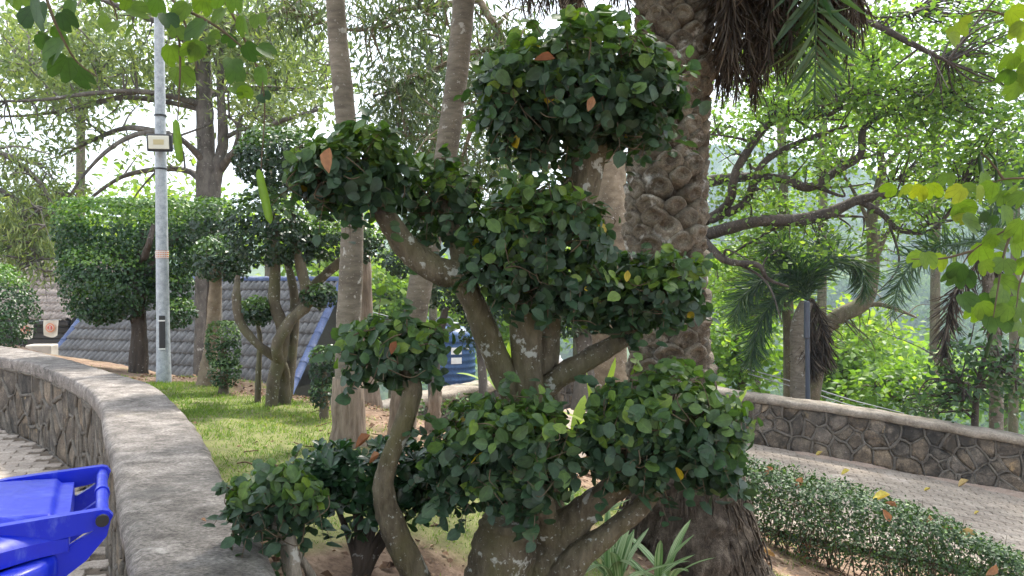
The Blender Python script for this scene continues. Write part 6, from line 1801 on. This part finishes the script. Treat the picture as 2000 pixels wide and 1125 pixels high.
def fallen(px, py, Y, size, tint, lab, up=(0, -.5, .8), grp=None, az_=None):
    if tint not in fal:
        t = MB(); tp_ = strip_leaf([0, .15, .35, .6, .82, 1], [0, .15, .26, .30, .17, 0], .62, -.42); scatter(t, tp_, np.zeros((1, 3)), np.eye(3)[None], 1.0, tint); fal[tint] = t.mesh('fallen_leaf', M['fallen'], (0, 0, 0))
    p = P(px, py, Y) if Y else PG(px, py)
    if not Y: p[2] = max(gz(p[0], p[1]), p[2]) + .012
    f = frames(unit(np.array(up) + rng.normal(size=3) * .15)[None], (rand_dirs(1) * [1, .4, .5] if az_ is None else np.array([az_])))[0]
    s = SZ(size, p[1]); o = inst('fallen_leaf', fal[tint], None, p - f[:, 1] * s * .5, f, s)
    tag(o, lab, 'leaf', grp or 'fallen leaves')
fallen(1060, 122, 2.42, 38, .1, 'rust brown dry leaf resting on the topmost leaf pad', az_=(1, 0, .1))
fallen(648, 318, 2.33, 46, .62, 'large tan dry leaf caught in the upper left leaf pad', up=(0, -1, .2), az_=(.1, 0, 1))
fallen(1152, 205, 2.38, 28, .64, 'pale dry leaf caught in the middle of the topmost pad', up=(0, -1, .1), az_=(.3, 0, 1))
fallen(712, 868, 2.50, 38, .2, 'reddish brown leaf lying on the dark glossy shrub', az_=(1, 0, .6))
fallen(735, 900, 2.47, 32, .45, 'curled tan leaf lower on the dark glossy shrub', az_=(1, 0, -.1))
fallen(770, 682, 2.29, 26, .1, 'dark red dry leaf tucked in the left middle pad', az_=(.3, 0, 1))
fallen(1225, 540, 2.60, 22, .99, 'yellow leaf caught in the right leaf pad', up=(0, -1, .1), az_=(.1, 0, 1))
fallen(1720, 978, 5.05, 34, .99, 'large yellow leaf lying on top of the hedge', az_=(1, 0, .1))
fallen(1885, 1052, 4.86, 38, .84, 'large golden dry leaf on the hedge top near the right edge', az_=(1, 0, -.1))
fallen(1850, 1038, 4.90, 26, .46, 'brown dry leaf upright just left of the golden leaf on the hedge', az_=(.5, 0, -1))
fallen(1812, 1020, 4.96, 24, .63, 'pinkish dry leaf on the hedge top', az_=(1, 0, .2))
fallen(1728, 1006, 4.80, 24, .45, 'narrow brown leaf on the hedge face below the yellow leaf', up=(0, -1, .3), az_=(.3, 0, -1))
fallen(1738, 988, 5.0, 21, .44, 'small orange brown leaf beside the yellow leaf on the hedge', az_=(.6, 0, -1))
fallen(1562, 946, 5.12, 24, .61, 'tan leaf on the far part of the hedge top', az_=(.4, 0, 1))
fallen(1500, 924, 5.2, 22, .43, 'brown leaf at the far end of the hedge top', az_=(.6, 0, 1))
fallen(1932, 1112, 4.62, 28, .65, 'pink brown leaf low in the hedge near the right edge', up=(0, -1, .3), az_=(.7, 0, 1))
fallen(1570, 1088, None, 40, .22, 'rust leaf on the soil under the hedge stems', up=(0, -.2, 1))
fallen(540, 1075, None, 40, .11, 'bright rust leaf on the soil beside the cement cap', up=(0, -.3, 1))
fallen(1150, 925, None, 60, .83, 'large orange tan leaf on the ground behind the central stems', up=(0, -.8, 1))
fallen(1500, 1090, None, 30, .8, 'tan leaf on the grass by the palm foot', up=(0, 0, 1))
def on_path(px, py, size, tint, lab):
    d = ray(px, py); t = np.linspace(5, 14, 900); q = np.array([0, 0, CAMZ]) + t[:, None] * d; i_ = int(np.argmax(q[:, 2] < Zpath(q[:, 0]))); p = q[i_]
    fallen(px, py - 2, p[1], size, tint, lab, up=(0, 0, 1), grp='yellow leaves on the sloping path', az_=(1, .2, 0))
on_path(1524, 872, 20, .985, 'yellow leaf by the wall foot at the far end of the path'); on_path(1600, 892, 16, .93, 'small yellow leaf on the path above the hedge'); on_path(1651, 928, 18, .985, 'yellow leaf lying in the middle of the sloping path')
on_path(1811, 961, 14, .985, 'small yellow leaf beside the worn patch of the path'); on_path(1882, 951, 24, .86, 'tan leaf near the wall foot at right'); on_path(1908, 1006, 12, .95, 'tiny pale leaf on the path at right')
# leaf on the cement cap
fallen(398, 1018, PZ(398, 1018, CAPZ + .01)[1], 12, .66, 'tiny pale petal on the cement cap', up=(0, 0, 1))

# ---- haze filling the valley air
m = MB()
box(m, [0, 420, 22], [1500, 1000, 126], 0)
hz, nt, out = newmat('valley haze')
pv = nd(nt, 'ShaderNodeVolumePrincipled'); pv.inputs['Color'].default_value = (.66, .82, 1.0, 1); pv.inputs['Density'].default_value = HAZE; pv.inputs['Anisotropy'].default_value = .2
nt.links.new(pv.outputs[0], out.inputs['Volume'])
hazeo = solo('haze', m, hz, 'thin pale haze between the garden and the hills', 'haze', kind='stuff', smooth=False, base=(0, 420, -41))
